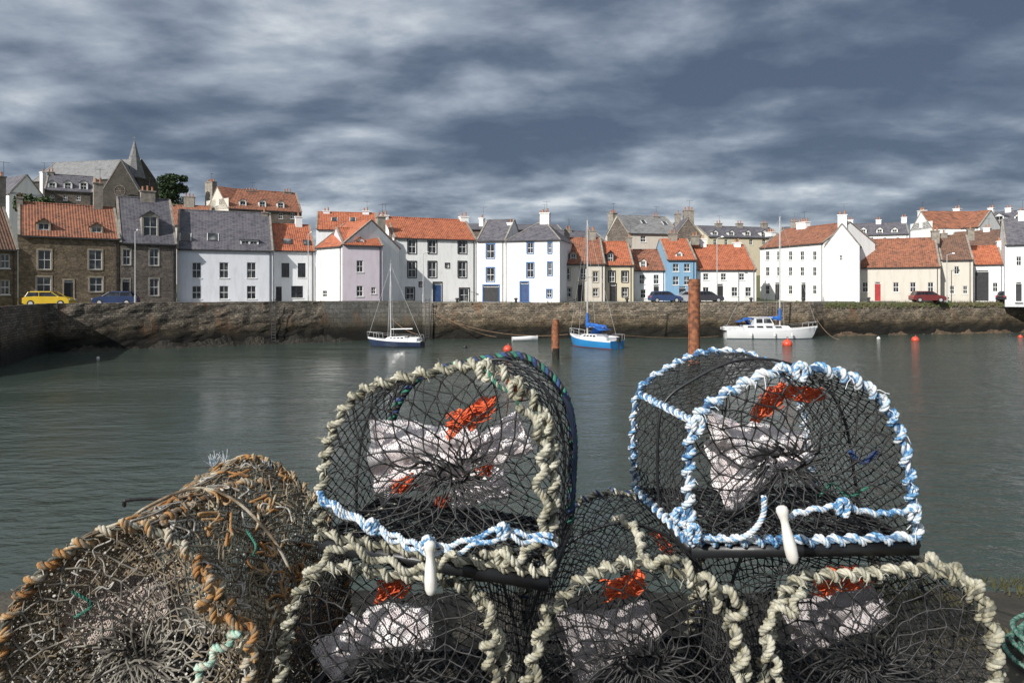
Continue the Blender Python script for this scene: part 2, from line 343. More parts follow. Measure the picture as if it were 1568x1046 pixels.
# second row / hill
house('terraced_house',484,100,577,102,352,327,8,'white2','orange',[(545,365,6,6)],[(560,322,10),(500,340,10)],sky=[(512,338,8,6),(540,338,8,6)])
house('stone_house',316,118,350,114,322,286,9,'beige','orange2',[(333,310,5,8)],[(323,279,11)],style='front')
house('stone_house',350,114,462,120,322,294,9,'stoneg','orange2',row([368,388,408,430,448],331,6,9),[(385,291,18),(440,298,12)],[(372,306,321,11),(402,307,321,11),(430,309,321,11)])
house('stone_house',243,110,318,112,345,316,9,'beige','orange2',[],[(290,300,16),(262,312,8)])
house('white_gable_house',14,100,68,104,300,268,10,'white','slate',[(35,300,5,8)],[(66,262,6)],style='front')
house('terraced_house',68,105,142,108,293,270,9,'stoneg','slate',row([80,100,120],303,6,8),[(78,262,10)],[(80,278,292,13),(104,278,292,13),(128,278,292,13)],z0=GZ)
house('stone_house',930,104,962,100,358,332,9,'stoneg','slatel',[],[(938,326,8)],style='front')
house('stone_house',962,100,1040,102,358,333,9,'beige','slatel',[(985,366,8,10)],[(1003,330,8)],sky=[(985,342,6,5),(1018,344,6,5)])
house('stone_house',1034,98,1074,98,360,334,9,'stoneg','slate',[(1055,372,5,7)],[(1054,321,15),(1038,326,8)],style='front')
house('terraced_house',1084,130,1200,134,364,349,9,'cream','slate',row([1095,1112,1130,1150,1170,1188],371,5,8),[(1100,341,8),(1132,341,8),(1170,341,8)],[(1095,354,364,9),(1120,354,364,9),(1145,354,364,9),(1170,354,364,9)])
house('terraced_house',1300,130,1392,126,360,343,9,'white2','slate',row([1315,1335,1355,1375],368,5,8),[(1302,336,8),(1345,336,8),(1384,332,8)],[(1322,350,360,10),(1347,350,360,10),(1370,350,360,10)])
house('white_gable_house',1394,122,1428,116,352,324,9,'white','orange2',[(1410,345,5,7)],[(1412,322,7)],style='front')
house('white_house',1428,120,1500,114,350,328,9,'white','orange2',row([1445,1465],358,6,9),[(1466,319,10),(1432,350,10,.2)],[(1447,332,349,14,'f')])
house('terraced_house',1506,128,1600,120,346,324,9,'white2','slate',row([1520,1545],354,6,8),[(1518,318,8),(1545,318,9)],[(1530,330,345,14),(1560,330,345,14)])
house('cottage',1445,110,1530,104,378,356,9,'white2','brown',[],[(1512,348,10)])
house('stone_house',862,100,930,102,372,356,9,'stoneg','slate',[],[(870,350,8),(905,352,10)])
house('stone_house',640,108,860,110,352,345,9,'stoneg','slate',[],[(832,326,12)])
house('terraced_house',1196,124,1300,120,362,348,9,'stoneg','slate',[],[(1215,338,9),(1290,330,10)])
def church():
    house('parish_church',50,150,186,146,276,249,12,'stoned','slatel',row([75,100,125,150],290,5,16),[],style='gable',z0=GZ)
    g=house('church_gable',158,139,212,141,290,245,12,'stoned','slatel',[],[],style='front')
    mb=MB()
    c=P(184,293,138.6); n=20
    for k in range(n):
        a=2*math.pi*k/n; b=2*math.pi*(k+1)/n
        mb.cyl(c+Vector((math.cos(a)*1.1,0,math.sin(a)*1.1)),c+Vector((math.cos(b)*1.1,0,math.sin(b)*1.1)),.14,n=6)
    for k in range(3):
        a=math.pi*k/3; v=Vector((math.cos(a)*1.1,0,math.sin(a)*1.1)); mb.cyl(c-v,c+v,.07,n=5)
    mb.build('rose_window',M['stoneg'],g,inv=g.matrix_world.inverted())
    x,y,_=P(206,272,146); e=empty('church_spire',Matrix.Translation((x,y,GZ))); inv=e.matrix_world.inverted()
    mb=MB(); z1=ZC+(HY-276)/F*146; zt=ZC+(HY-217)/F*146
    mb.box((x-2.0,y-2.0,GZ),(x+2.0,y+2.0,z1))
    mb.box((x-2.2,y-2.2,z1),(x+2.2,y+2.2,z1+.3))
    mb.build('tower',M['stoned'],e,inv=inv)
    mb=MB(); mb.lathe((x,y,z1+.3),(0,0,1),[(0,2.25),(zt-z1,.05)],8); mb.cyl((x,y,zt),(x,y,zt+1.2),.06,n=5); mb.cyl((x-.3,y,zt+.8),(x+.3,y,zt+.8),.05,n=5)
    mb.build('spire',M['slatel'],e,inv=inv)
church()
# ------------------------------------------------------------ harbour wall, land, road
WP=[(-900,26),(-500,32),(-150,42),(0,49.5),(58,60),(72,62),(300,69),(560,77.5),(648,79.5),(660,79),(1000,81),(1245,83),(1262,84.5),(1568,92),(1900,100),(2600,105),(3600,110)]
def wx(p): return Vector(((p[0]-HX)/F*p[1],p[1],0))
pts=[wx(p) for p in WP]
def resamp(path,step):
    out=[path[0].copy()]; acc=0
    for a,b in zip(path,path[1:]):
        L=(b-a).length
        if L<1e-9: continue
        t=step-acc
        while t<=L:
            out.append(a.lerp(b,t/L)); t+=step
        acc=(L-(t-step))
    return out
line=resamp(pts,.7)
def px_of(v): return v.x/v.y*F+HX
def topz(p): 
    if p<640: return 4.42
    if p<1240: return 4.16+.05*noise.noise(Vector((p*.01,0,0)))
    return 4.02
def wallmesh(name,sel,mat,conc=False):
    L=[v for v in line if sel(px_of(v))]
    n=16; mb=MB(); g=[]
    for v in L:
        r=Vector((v.x,v.y,0)).normalized(); tz=topz(px_of(v)); rr=[]
        if not conc: tz+=.06*noise.noise(Vector((v.x*.8,v.y*.8,4)))
        for k in range(n+1):
            z=-.8+(tz+.8)*k/n; bat=(1-k/n)*.5+(.12 if conc else 0)
            j=0 if conc else .2*noise.noise(Vector((v.x*.9,v.y*.9,z*1.7)))+.15*noise.noise(Vector((v.x*.25,v.y*.25,z*.5)))
            p=v-r*(bat+j); rr.append((p.x,p.y,z))
        p=v+r*.55; rr.append((p.x,p.y,tz+.01)); rr.append((p.x,p.y,3.5)); g.append(rr)
    mb.grid(g); return mb.build(name,mat)
M['conc']=stone_wall('harbour_concrete',(.17,.165,.15),(.14,.135,.12),(.12,.115,.1),.8,True)
wallmesh('harbour_wall',lambda p:p<508,M['quay']); wallmesh('harbour_wall',lambda p:494<=p<668,M['conc'],True); wallmesh('harbour_wall',lambda p:650<=p,M['quay2'])
for px,d in ((655,78.4),(1170,81.3),(420,72.3)):
    x=(px-HX)/F*d; e=empty('quay_ladder',Matrix.Translation((x,d-.25,0))); mb=MB()
    for s in (-.2,.2): mb.cyl((s,0,0),(s,0,4.7),.035,n=6)
    for k in range(15): mb.cyl((-.2,0,.3+k*.3),(.2,0,.3+k*.3),.02,n=5)
    mb.build('rails_and_rungs',M['gutter'],e)
for px,d in ((700,81),(790,81.6),(880,82),(960,82.6),(1150,83.6),(1230,84.4),(1330,88),(1450,91)):
    x=(px-HX)/F*d; e=empty('mooring_bollard',Matrix.Translation((x,d,GZ))); mb=MB(); mb.lathe((0,0,-.1),(0,0,1),[(0,.2),(.45,.15),(.55,.15),(.6,.24),(.72,.24),(.78,.12)],12); mb.build('casting',M['gutter'],e,True)
def terr(x,y):
    p=x/y*F+HX; 
    t=max(0,min(1,(y-98)/45)); t=t*t*(3-2*t)
    lf=max(0,min(1,(600-p)/400)); rt=max(0,min(1,(p-1000)/350))
    return GZ-.02+t*(3+12*lf+5*rt)+.2*noise.noise(Vector((x*.05,y*.05,0)))*t
mb=MB(); g=[]
for v in line[::2]:
    r=v.normalized(); rr=[]
    for k in [.5,4,10,16,22,30,38,46,56,70,90,130,200,400,900,3000]:
        p=v+r*k; rr.append((p.x,p.y,terr(p.x,p.y)))
    g.append(rr)
mb.grid(g)
M['grass']=plain('rough_grass',(.09,.12,.035),(.14,.12,.06),.95,.4,.6,.1)
M['asphalt']=plain('asphalt',(.06,.06,.062),(.045,.045,.046),.85,2)
M['pave']=plain('pavement',(.25,.24,.22),(.18,.17,.16),.9,2)
mb.build('ground',M['grass'])
for nm,a,b,z,mt in (('road',.9,5.2,.02,'asphalt'),('pavement',5.2,7.4,.13,'pave')):
    mb=MB(); g=[]
    for v in line[::2]:
        r=v.normalized(); p=v+r*a; q=v+r*b; g.append([(p.x,p.y,GZ-.1),(p.x,p.y,GZ+z),(q.x,q.y,GZ+z),(q.x,q.y,GZ-.1)])
    mb.grid(g); mb.build(nm,M[mt])
def rocks(name,p0,p1,w,h,mat,dirn=1):
    L=[v for v in resamp(pts,.3) if p0<px_of(v)<p1]; g=[]
    for i,v in enumerate(L):
        r=v.normalized(); rr=[]
        for k in range(14):
            t=k/13
            p=v+r*(.3-w*t-.4)
            ph=(i*.3*.45+t*w*1.1*dirn+.8*noise.noise(Vector((i*.04,t,0)))); saw=1-(ph%1.0)
            s=noise.noise(Vector((p.x*.35,p.y*.5,3)))+.6*saw+.25*noise.noise(Vector((p.x*3,p.y*3,1)))
            ed=min(1,i/8,(len(L)-1-i)/8)
            z=h*(1-t)**1.1*(.35+.95*s)*ed-.3
            rr.append((p.x,p.y,z))
        g.append(rr)
    mb=MB(); mb.grid(g); return mb.build(name,mat)
M['weed']=plain('seaweed_rock',(.035,.03,.018),(.012,.011,.009),.75,1.8,.9,.2)
M['rustrock']=plain('rust_rock',(.16,.105,.06),(.05,.04,.028),.85,1.2,.9,.2)
rocks('shore_rocks',75,560,2.4,1.2,M['weed']); rocks('shore_rocks',665,1240,1.0,.5,M['weed']); rocks('shore_rocks',1262,1620,2.0,.9,M['rustrock'])
mb=MB()
for v in resamp(pts,.06):
    p=px_of(v)
    if 1262<p<1620 or (665<p<1240 and R()<.12):
        for _ in range(3 if p>1250 else 1):
            r=v.normalized(); b=v-r*rnd(-.5,.45 if p>1250 else .2); b.z=rnd(3.5,4.05) if p>1250 else 4.15
            h=rnd(.1,.38); w=rnd(.04,.1); dx=rnd(-.15,.15)
            mb.poly((b.x-w,b.y,b.z-.1),(b.x+w,b.y,b.z-.1),(b.x+dx,b.y+rnd(-.1,.1),b.z+h))
mb.build('quay_grass',M['grass'])
# ------------------------------------------------------------ water
m,nt,b,tc=newmat('sea_water')
mp=nt.n('ShaderNodeMapping'); mp.inputs['Scale'].default_value=(.45,1.0,1); mp.inputs['Rotation'].default_value=(0,0,math.radians(-20)); nt.l(tc,mp.inputs[0])
h1=nt.noise(mp.outputs[0],.9,4,.55,.3); h2=nt.noise(mp.outputs[0],3.6,4,.6,.3)
sp=nt.n('ShaderNodeSeparateXYZ'); nt.l(tc,sp.inputs[0])
mpp=nt.n('ShaderNodeMapping'); mpp.inputs['Scale'].default_value=(.3,1.0,1); nt.l(tc,mpp.inputs[0])
patch=nt.noise(mpp.outputs[0],.10,4,.6,.5)
wind=nt.math('ADD',patch,nt.math('MULTIPLY',sp.outputs[0],.006))
hh=nt.math('ADD',nt.math('MULTIPLY',h1,.9),nt.math('MULTIPLY',h2,.36))
bp=nt.n('ShaderNodeBump'); bp.inputs['Distance'].default_value=.34
nt.l(nt.ramp(wind,[(.36,.18),(.66,1.0)]),bp.inputs['Strength']); nt.l(hh,bp.inputs['Height']); nt.l(bp.outputs[0],b.inputs['Normal'])
nt.l(nt.ramp(patch,[(.35,(.036,.054,.045)),(.65,(.052,.070,.060))]),b.inputs['Base Color'])
b.inputs['Roughness'].default_value=.12; b.inputs['IOR'].default_value=1.33; b.inputs['Specular IOR Level'].default_value=.38
mb=MB(); mb.poly((-3500,-3500,0),(3500,-3500,0),(3500,3500,0),(-3500,3500,0)); mb.build('water',m)
# near quay
m=stone_wall('near_quay_stone',(.085,.075,.055),(.05,.042,.033),(.03,.03,.02),2.2)
mb=MB(); QZ=ZC-1.17
g=[]
for i in range(81):
    x=-8+i*.2; rr=[]
    for k in range(14):
        y=2.72-.2*k+ (.05*noise.noise(Vector((x*2,0,0))) if k==0 else 0); rr.append((x,y,QZ+.015*noise.noise(Vector((x*3,y*3,0)))-(.03 if k==0 else 0)))
    rr=[(x,rr[0][1]+.15,-1)]+rr; g.append(rr)
mb.grid(g); mb.box((-60,-40,-1),(60,.12,QZ-.05)); mb.box((-60,.12,-1),(-8,2.7,QZ-.02)); mb.box((8,.12,-1),(60,2.7,QZ-.02))
mb.build('near_quay',m)
mb=MB()
for _ in range(5000):
    x=rnd(1.3,3.4); y=rnd(2.2,2.78)
    if noise.noise(Vector((x*3,y*3,0)))<-.15: continue
    h=rnd(.006,.03); w=rnd(.002,.005); dx=rnd(-.02,.02)
    mb.poly((x-w,y,QZ-.01),(x+w,y,QZ-.01),(x+dx,y+rnd(-.02,.02),QZ+h))
M['moss']=plain('dry_moss',(.13,.11,.045),(.07,.07,.025),.95,3,.4)
mb.build('quay_moss',M['moss'])
# ------------------------------------------------------------ posts, buoys
M['rust']=plain('rusty_steel',(.34,.13,.06),(.12,.05,.03),.85,3.5,.7,.03,pos=(.38,.62))
def post(name,px,yt,d,r):
    x,y,zt=P(px,yt,d); e=empty(name,Matrix.Translation((x,y,0))); mb=MB()
    mb.lathe((0,0,-2),(0,0,1),[(0,r),(2+.9,r*1.0),(2.92,r*1.06),(3.0,r*1.06),(3.02,r),(zt+2-.45,r),(zt+2-.43,r*1.07),(zt+2-.3,r*1.07),(zt+2-.28,r),(zt+2,r*.98),(zt+2.02,r*.8)],20)
    mb.cyl((-r*1.0,-r*.3,.6),(-r*1.0,-r*.3,zt-.6),.05,n=6)
    mb.build('steel_pile',M['rust'],e)
    mb=MB(); mb.lathe((0,0,-1),(0,0,1),[(0,r*1.02),(1.7,r*1.03),(1.9,r*1.01)],20); mb.build('weed_band',M['weed'],e)
post('mooring_post',1063,428,44,.36); post('mooring_post',851,490,55.5,.29)
M['buoyr']=plain('red_buoy_plastic',(.7,.1,.05),(.55,.06,.03),.4,3,.1)
M['buoyk']=plain('dark_buoy_plastic',(.03,.03,.035),(.02,.02,.02),.4,3,.1)
M['buoyw']=plain('white_buoy_plastic',(.75,.75,.72),(.6,.6,.58),.4,3,.1)
M['ropeline']=plain('mooring_rope',(.3,.2,.12),(.2,.13,.08),.9,4,0)
for px,py,r,mt in ((777,534,.42,'buoyr'),(1205,526,.5,'buoyr'),(1401,519,.4,'buoyr'),(712,530,.22,'buoyk'),(1345,516,.2,'buoyw'),(905,523,.2,'buoyr'),(150,546,.12,'buoyw'),(1546,512,.2,'buoyk'),(1562,514,.25,'buoyr')):
    d=ZC*F/(py+3-HY); x=(px-HX)/F*d; e=empty('mooring_buoy',Matrix.Translation((x,d,0))); mb=MB()
    mb.lathe((0,0,-r*.5),(.1,0,1),[(0,.3*r),(.15*r,.7*r),(.5*r,.97*r),(.9*r,r),(1.3*r,.85*r),(1.6*r,.5*r),(1.72*r,.2*r),(1.75*r,.12*r),(2.0*r,.12*r),(2.05*r,.05*r)],16)
    mb.build('float',M[mt],e,True)
    mb=MB()
    for k in range(10):
        a=2*math.pi*k/10;b2=2*math.pi*(k+1)/10; q=r*.16
        mb.cyl((math.cos(a)*q+.1*r,0,1.6*r+math.sin(a)*q),(math.cos(b2)*q+.1*r,0,1.6*r+math.sin(b2)*q),r*.05,n=5)
    mb.build('eye_ring',M['gutter'],e)
# ------------------------------------------------------------ boats
M['hullw']=plain('white_gelcoat',(.78,.79,.8),(.7,.71,.72),.25,.8,.05)
M['hulln']=plain('navy_gelcoat',(.03,.045,.09),(.02,.03,.06),.25,.8,.05)
M['hullb']=plain('blue_gelcoat',(.03,.22,.5),(.025,.18,.42),.3,.8,.05)
M['canvas']=plain('blue_canvas',(.02,.14,.5),(.015,.09,.33),.8,2,.4)
M['alu']=plain('mast_alloy',(.62,.62,.62),(.5,.5,.5),.35,2,.05,metal=.3)
M['teak']=plain('teak',(.3,.17,.08),(.2,.11,.05),.7,3)
def hull(L,B,fb,n=15,draft=.35):
    rings=[]
    for i in range(n):
        t=i/(n-1); w=B/2*(1-max(0,(t-.42)/.58)**2.3)*(.78+.22*min(1,t/.35)); w=max(w,.02)
        sh=fb*(.82+.42*t*t); x=-L/2+L*t; rk=max(0,t-.7)/.3*L*.07
        ring=[(x-rk*1.4,0,-draft*(1-max(0,t-.75)*2)),(x-rk*1.1,.72*w,-.12),(x-rk*.8,.9*w,.06),(x-rk*.45,.96*w,.3*sh+.05),(x-rk*.2,w*.995,.7*sh),(x-rk*.08,w,.84*sh),(x,w*1.01,.9*sh),(x,w*1.0,sh),(x,w*.95,sh)]
        rings.append(ring)
    return rings
def boat(name,px,pyw,head,L,B,fb,hm,lowm,cab,mast,cover=True,wheel=False,mastx=.08):
    d=ZC*F/(pyw-HY); x=(px-HX)/F*d
    e=empty(name,Matrix.Translation((x,d,0))@Matrix.Rotation(math.radians(head),4,'Z'))
    rg=hull(L,B,fb)
    def side(mb,k0,k1):
        for s in (1,-1):
            g=[[(p[0],p[1]*s,p[2]) for p in r[k0:k1+1]] for r in rg]
            mb.grid(g)
    mb=MB(); side(mb,0,2); mb.build('bottom',M['weed' if lowm is None else lowm],e,True)
    mb=MB(); side(mb,2,5); r=rg[0]
    tr=[(p[0],p[1],p[2]) for p in r]; 
    for k in range(8): mb.poly(tr[k],tr[k+1],(tr[k+1][0],-tr[k+1][1],tr[k+1][2]),(tr[k][0],-tr[k][1],tr[k][2]))
    mb.build('topsides',M[hm],e,True)
    mb=MB(); side(mb,5,8); mb.build('rubbing_strake',M['hullw'],e,True)
    mb=MB(); g=[[(r[8][0],r[8][1],r[8][2]-.03),(r[8][0],0,r[8][2]+.03),(r[8][0],-r[8][1],r[8][2]-.03)] for r in rg]; mb.grid(g); mb.build('deck',M['hullw'],e)
    C=MB();G=MB()
    c0,c1,ch=cab; x0=-L/2+L*c0; x1=-L/2+L*c1; w0=B*.34; w1=B*.24; zb=fb*.85; zt=fb*1.0+ch
    bx=[(x0,-w0,zb),(x1,-w1,zb),(x1,w1,zb),(x0,w0,zb),(x0+.1,-w0*.86,zt),(x1-ch*1.2,-w1*.8,zt-.08),(x1-ch*1.2,w1*.8,zt-.08),(x0+.1,w0*.86,zt)]
    C.hexa(bx)
    nw=4
    for s in (-1,1):
        for k in range(nw):
            ta=.08+.8*k/nw; tb=ta+.8/nw*.72
            def q(t,h):
                lo=Vector((x0+(x1-x0)*t,s*(w0+(w1-w0)*t),zb)); hi=Vector((x0+.1+(x1-ch*1.2-x0-.1)*t,s*.86*(w0+(w1-w0)*t),zt-.08*t)); v=lo.lerp(hi,h); v.y+=s*.012; return v
            G.poly(q(ta,.5),q(tb,.5),q(tb,.85),q(ta,.85))
    if wheel:
        wx0=-L/2+L*.3;wx1=-L/2+L*.52; zt2=zt+.85
        C.hexa([(wx0,-w0*.8,zt-.02),(wx1,-w0*.75,zt-.02),(wx1,w0*.75,zt-.02),(wx0,w0*.8,zt-.02),(wx0+.05,-w0*.7,zt2),(wx1-.45,-w0*.65,zt2),(wx1-.45,w0*.65,zt2),(wx0+.05,w0*.7,zt2)])
        C.box((wx0-.25,-w0*.78,zt2),(wx1-.25,w0*.78,zt2+.07))
        for s in (-1,1):
            G.poly((wx0+.25,s*w0*.79,zt+.25),(wx0+.95,s*w0*.785,zt+.25),(wx0+.95,s*w0*.72,zt2-.12),(wx0+.25,s*w0*.73,zt2-.12))
            G.poly((wx0+1.1,s*w0*.785,zt+.25),(wx1-.25,s*w0*.775,zt+.25),(wx1-.5,s*w0*.71,zt2-.12),(wx0+1.1,s*w0*.72,zt2-.12))
        G.poly((wx1-.1,-w0*.6,zt+.2),(wx1-.1,w0*.6,zt+.2),(wx1-.36,w0*.55,zt2-.12),(wx1-.36,-w0*.55,zt2-.12))
    C.box((x0-L*.2,-B*.36,fb*.85),(x0,-B*.3,fb*1.0+.18)); C.box((x0-L*.2,B*.3,fb*.85),(x0,B*.36,fb*1.0+.18)); C.box((x0-L*.2-.08,-B*.36,fb*.85),(x0-L*.2,B*.36,fb*1.0+.14))
    C.build('cabin',M['hullw'],e); G.build('cabin_windows',M['glass'],e)
    A=MB(); xm=-L/2+L*(.5+mastx); zt=fb; A.cyl((xm,0,zt),(xm,0,mast),.085,.06,8)
    A.cyl((xm,-B*.3,mast*.55),(xm,B*.3,mast*.55),.025,n=5)
    xb=xm-L*.4; A.cyl((xm,0,zt+1.0),(xb,0,zt+1.05),.05,n=6)
    A.box((xm-.15,-.02,mast),(xm+.15,.02,mast+.03)); A.cyl((xm,0,mast),(xm,0,mast+.5),.012,n=4)
    bow=(L/2,0,fb*1.24); stern=(-L/2,0,fb*.85)
    for p in (bow,stern,(xm,B*.48,fb),(xm,-B*.48,fb)): A.cyl((xm,0,mast-.1),p,.014,n=4)
    pr=[(L/2+.1,0,fb*1.24+.55),(L/2-.7,B*.2,fb*1.15+.55),(L/2-1.3,B*.3,fb*1.1+.5)]
    for s in (1,-1):
        q=[(a,b*s,c) for a,b,c in pr]
        for a,b2 in zip(q,q[1:]): A.cyl(a,b2,.02,n=5)
        for a in q: A.cyl(a,(a[0]-.05,a[1],fb*1.05),.02,n=5)
        last=q[-1]
        for t in (.3,.55,.8,1):
            k=(last[0]*(1-t)+(-L/2+.15)*t, s*B*.47, fb*.9+.5); A.cyl(last,k,.01,n=4); A.cyl(k,(k[0],k[1]*.98,fb*.85),.014,n=4); last=k
    A.cyl((-L/2+.15,-B*.47,fb*.9+.5),(-L/2+.15,B*.47,fb*.9+.5),.02,n=5)
    A.build('mast_and_rigging',M['alu'],e)
    if cover:
        S=MB(); g=[]; nn=14
        for i in range(nn+1):
            t=i/nn; xx=xm+.05+(xb-xm-.1)*t; rr=.2*(1-.55*t)+.03*math.sin(i*2.1); zz=zt+1.12+.1*(1-t)
            g.append([(xx,math.cos(2*math.pi*k/10)*rr*.8,zz+math.sin(2*math.pi*k/10)*rr*1.2) for k in range(11)])
        S.grid(g); S.lathe((xm,0,zt+.9),(0,0,1),[(0,.12),(.3,.2),(.9,.16),(1.5,.09)],8)
        S.poly((x0-L*.05,-B*.34,fb+.75),(x0+.5,-B*.3,fb+1.05),(x0+.5,B*.3,fb+1.05),(x0-L*.05,B*.34,fb+.75)); S.poly((x0+.5,-B*.3,fb+1.05),(x0+1.0,-B*.3,fb+.35),(x0+1.0,B*.3,fb+.35),(x0+.5,B*.3,fb+1.05))
        S.build('sail_cover',M['canvas'],e,False)
    O=MB(); O.box((-L/2-.3,-.15,fb*.7),(-L/2-.02,.15,fb*.7+.45)); O.cyl((-L/2-.18,0,-.3),(-L/2-.18,0,fb*.7),.06,n=6); O.build('outboard_motor',M['trimk'],e)
    T=MB()
    for t in (.25,.5,.68):
        xx=-L/2+L*t; T.lathe((xx,-B*.53,fb*.25),(0,0,1),[(0,.04),(.05,.1),(.4,.1),(.46,.03)],8)
    T.build('fenders',M['buoyw'],e)
    return e
boat('sailing_boat',605,531,172,5.6,2.0,.75,'hulln',None,(.28,.68,.3),8.2,cover=False)
boat('blue_sailing_boat',908,531,128,6.6,2.5,.95,'hullb','buoyr',(.3,.72,.35),12.6,mastx=.12)
boat('motor_sailer',1180,518,-4,10.6,3.2,1.15,'hullw','hullb',(.18,.72,.42),14.2,wheel=True,mastx=.1)
def dinghy(px,py,L=2.9):
    d=ZC*F/(py-HY); e=empty('rowing_dinghy',Matrix.Translation(((px-HX)/F*d,d,0))@Matrix.Rotation(math.radians(8),4,'Z'))
    mb=MB(); n=12; g1=[];g2=[]
    for i in range(n):
        t=i/(n-1); w=.62*(1-max(0,(t-.4)/.6)**2.2)*(.8+.2*min(1,t/.3))+.01; sh=.42+.18*t*t; x=-L/2+L*t
        for s,g in ((1,g1),(-1,g2)): g.append([(x,0,-.08),(x,.6*w*s,-.03),(x,.9*w*s,.2),(x,w*s,sh),(x,(w-.05)*s if w>.06 else 0,sh),(x,.5*w*s,.08),(x,0,.06)])
    mb.grid(g1);mb.grid(g2); r=g1[0]; mb.poly(r[0],r[1],r[2],r[3],(r[3][0],-r[3][1],r[3][2]),(r[2][0],-r[2][1],r[2][2]),(r[1][0],-r[1][1],r[1][2]))
    mb.build('hull',M['hullw'],e,True)
    mb=MB()
    for x in (-.9,0,.75): mb.box((x-.12,-.5 if x<.5 else -.4,.28),(x+.12,.5 if x<.5 else .4,.31))
    mb.build('thwarts',M['teak'],e)
dinghy(804,522)
# ------------------------------------------------------------ cars
M['tyre']=plain('tyre_rubber',(.02,.02,.02),(.015,.015,.015),.9,5,0)
def car(name,px,d,head,color,L=4.0):
    m=plain('car_paint_'+name,color,tuple(c*.85 for c in color),.25,1,0)
    x=(px-HX)/F*d; e=empty(name,Matrix.Translation((x,d,GZ+.03))@Matrix.Rotation(math.radians(head),4,'Z'))
    s=L/4.0
    prof=[(-2,.35),(-1.98,.75),(-1.85,.9),(-1.0,.97),(1.0,.95),(1.75,.82),(1.98,.65),(2,.32),(1.75,.25),(-1.8,.25)]
    B=MB()
    ys=[(-.84,.97),(-.76,1.0),(.76,1.0),(.84,.97)]
    g=[[(p[0]*s*k,y,.25+(p[1]-.25)*(1 if abs(y)<.8 else .94)) for p in prof+[prof[0]]] for y,k in ys]; B.grid(g)
    for y,k in (ys[0],ys[-1]): B.poly(*[(p[0]*s*k,y,.25+(p[1]-.25)*.94) for p in prof])
    B.hexa([(-1.45*s,-.68,1.36),(.35*s,-.68,1.36),(.35*s,.68,1.36),(-1.45*s,.68,1.36),(-1.35*s,-.6,1.44),(.25*s,-.6,1.44),(.25*s,.6,1.44),(-1.35*s,.6,1.44)])
    for xa,xb in ((-1.75,-1.5),(-.6,-.62),(1.05,.4)):
        for y in (-1,1): B.cyl((xa*s,y*.74,.93),(xb*s,y*.66,1.38),.035,n=6)
    B.build('body',m,e)
    G=MB(); G.hexa([(-1.73*s,-.74,.93),(1.03*s,-.74,.93),(1.03*s,.74,.93),(-1.73*s,.74,.93),(-1.48*s,-.65,1.37),(.38*s,-.65,1.37),(.38*s,.65,1.37),(-1.48*s,.65,1.37)]); G.build('glazing',M['glass'],e)
    T=MB();H=MB()
    for xx in (-1.25*s,1.25*s):
        for y in (-1,1):
            T.cyl((xx,y*.66,.31),(xx,y*.86,.31),.31,n=18); H.cyl((xx,y*.861,.31),(xx,y*.875,.31),.19,n=12)
    T.build('tyres',M['tyre'],e); H.build('wheel_hubs',M['alu'],e)
    K=MB()
    for y in (-.6,.6): K.box((1.93*s,y-.15,.6),(2.0*s,y+.15,.72))
    K.build('headlamps',M['buoyw'],e); K=MB()
    for y in (-.65,.65): K.box((-2.0*s,y-.12,.65),(-1.93*s,y+.12,.85))
    K.build('tail_lamps',M['buoyr'],e)
car('yellow_car',76,64.5,12,(.62,.42,.03)); car('parked_car',178,69,190,(.03,.05,.12)); car('parked_car',1018,86,5,(.04,.07,.16)); car('parked_car',1052,86.5,182,(.4,.42,.45)); car('parked_car',1082,86,0,(.05,.05,.06)); car('parked_car',1420,88.5,-8,(.16,.03,.03)); car('parked_car',1552,91,8,(.04,.04,.05))
def lamp(px,yt,d):
    x,y,zt=P(px,yt,d); e=empty('street_lamp',Matrix.Translation((x,y,GZ))); h=zt-GZ; mb=MB()
    mb.lathe((0,0,0),(0,0,1),[(0,.1),(1.0,.1),(1.05,.06),(h-.3,.045),(h,.04)],8); mb.cyl((0,0,h-.05),(.5,-.35,h+.12),.035,n=6); mb.hexa([(.35,-.5,h+.08),(.6,-.65,h+.08),(.8,-.45,h+.08),(.55,-.3,h+.08),(.4,-.48,h+.2),(.6,-.6,h+.2),(.72,-.45,h+.2),(.55,-.35,h+.2)])
    mb.build('column',M['alu'],e)
lamp(207,355,67); lamp(648,388,82); lamp(1098,365,86); lamp(1450,390,89); lamp(472,358,80)
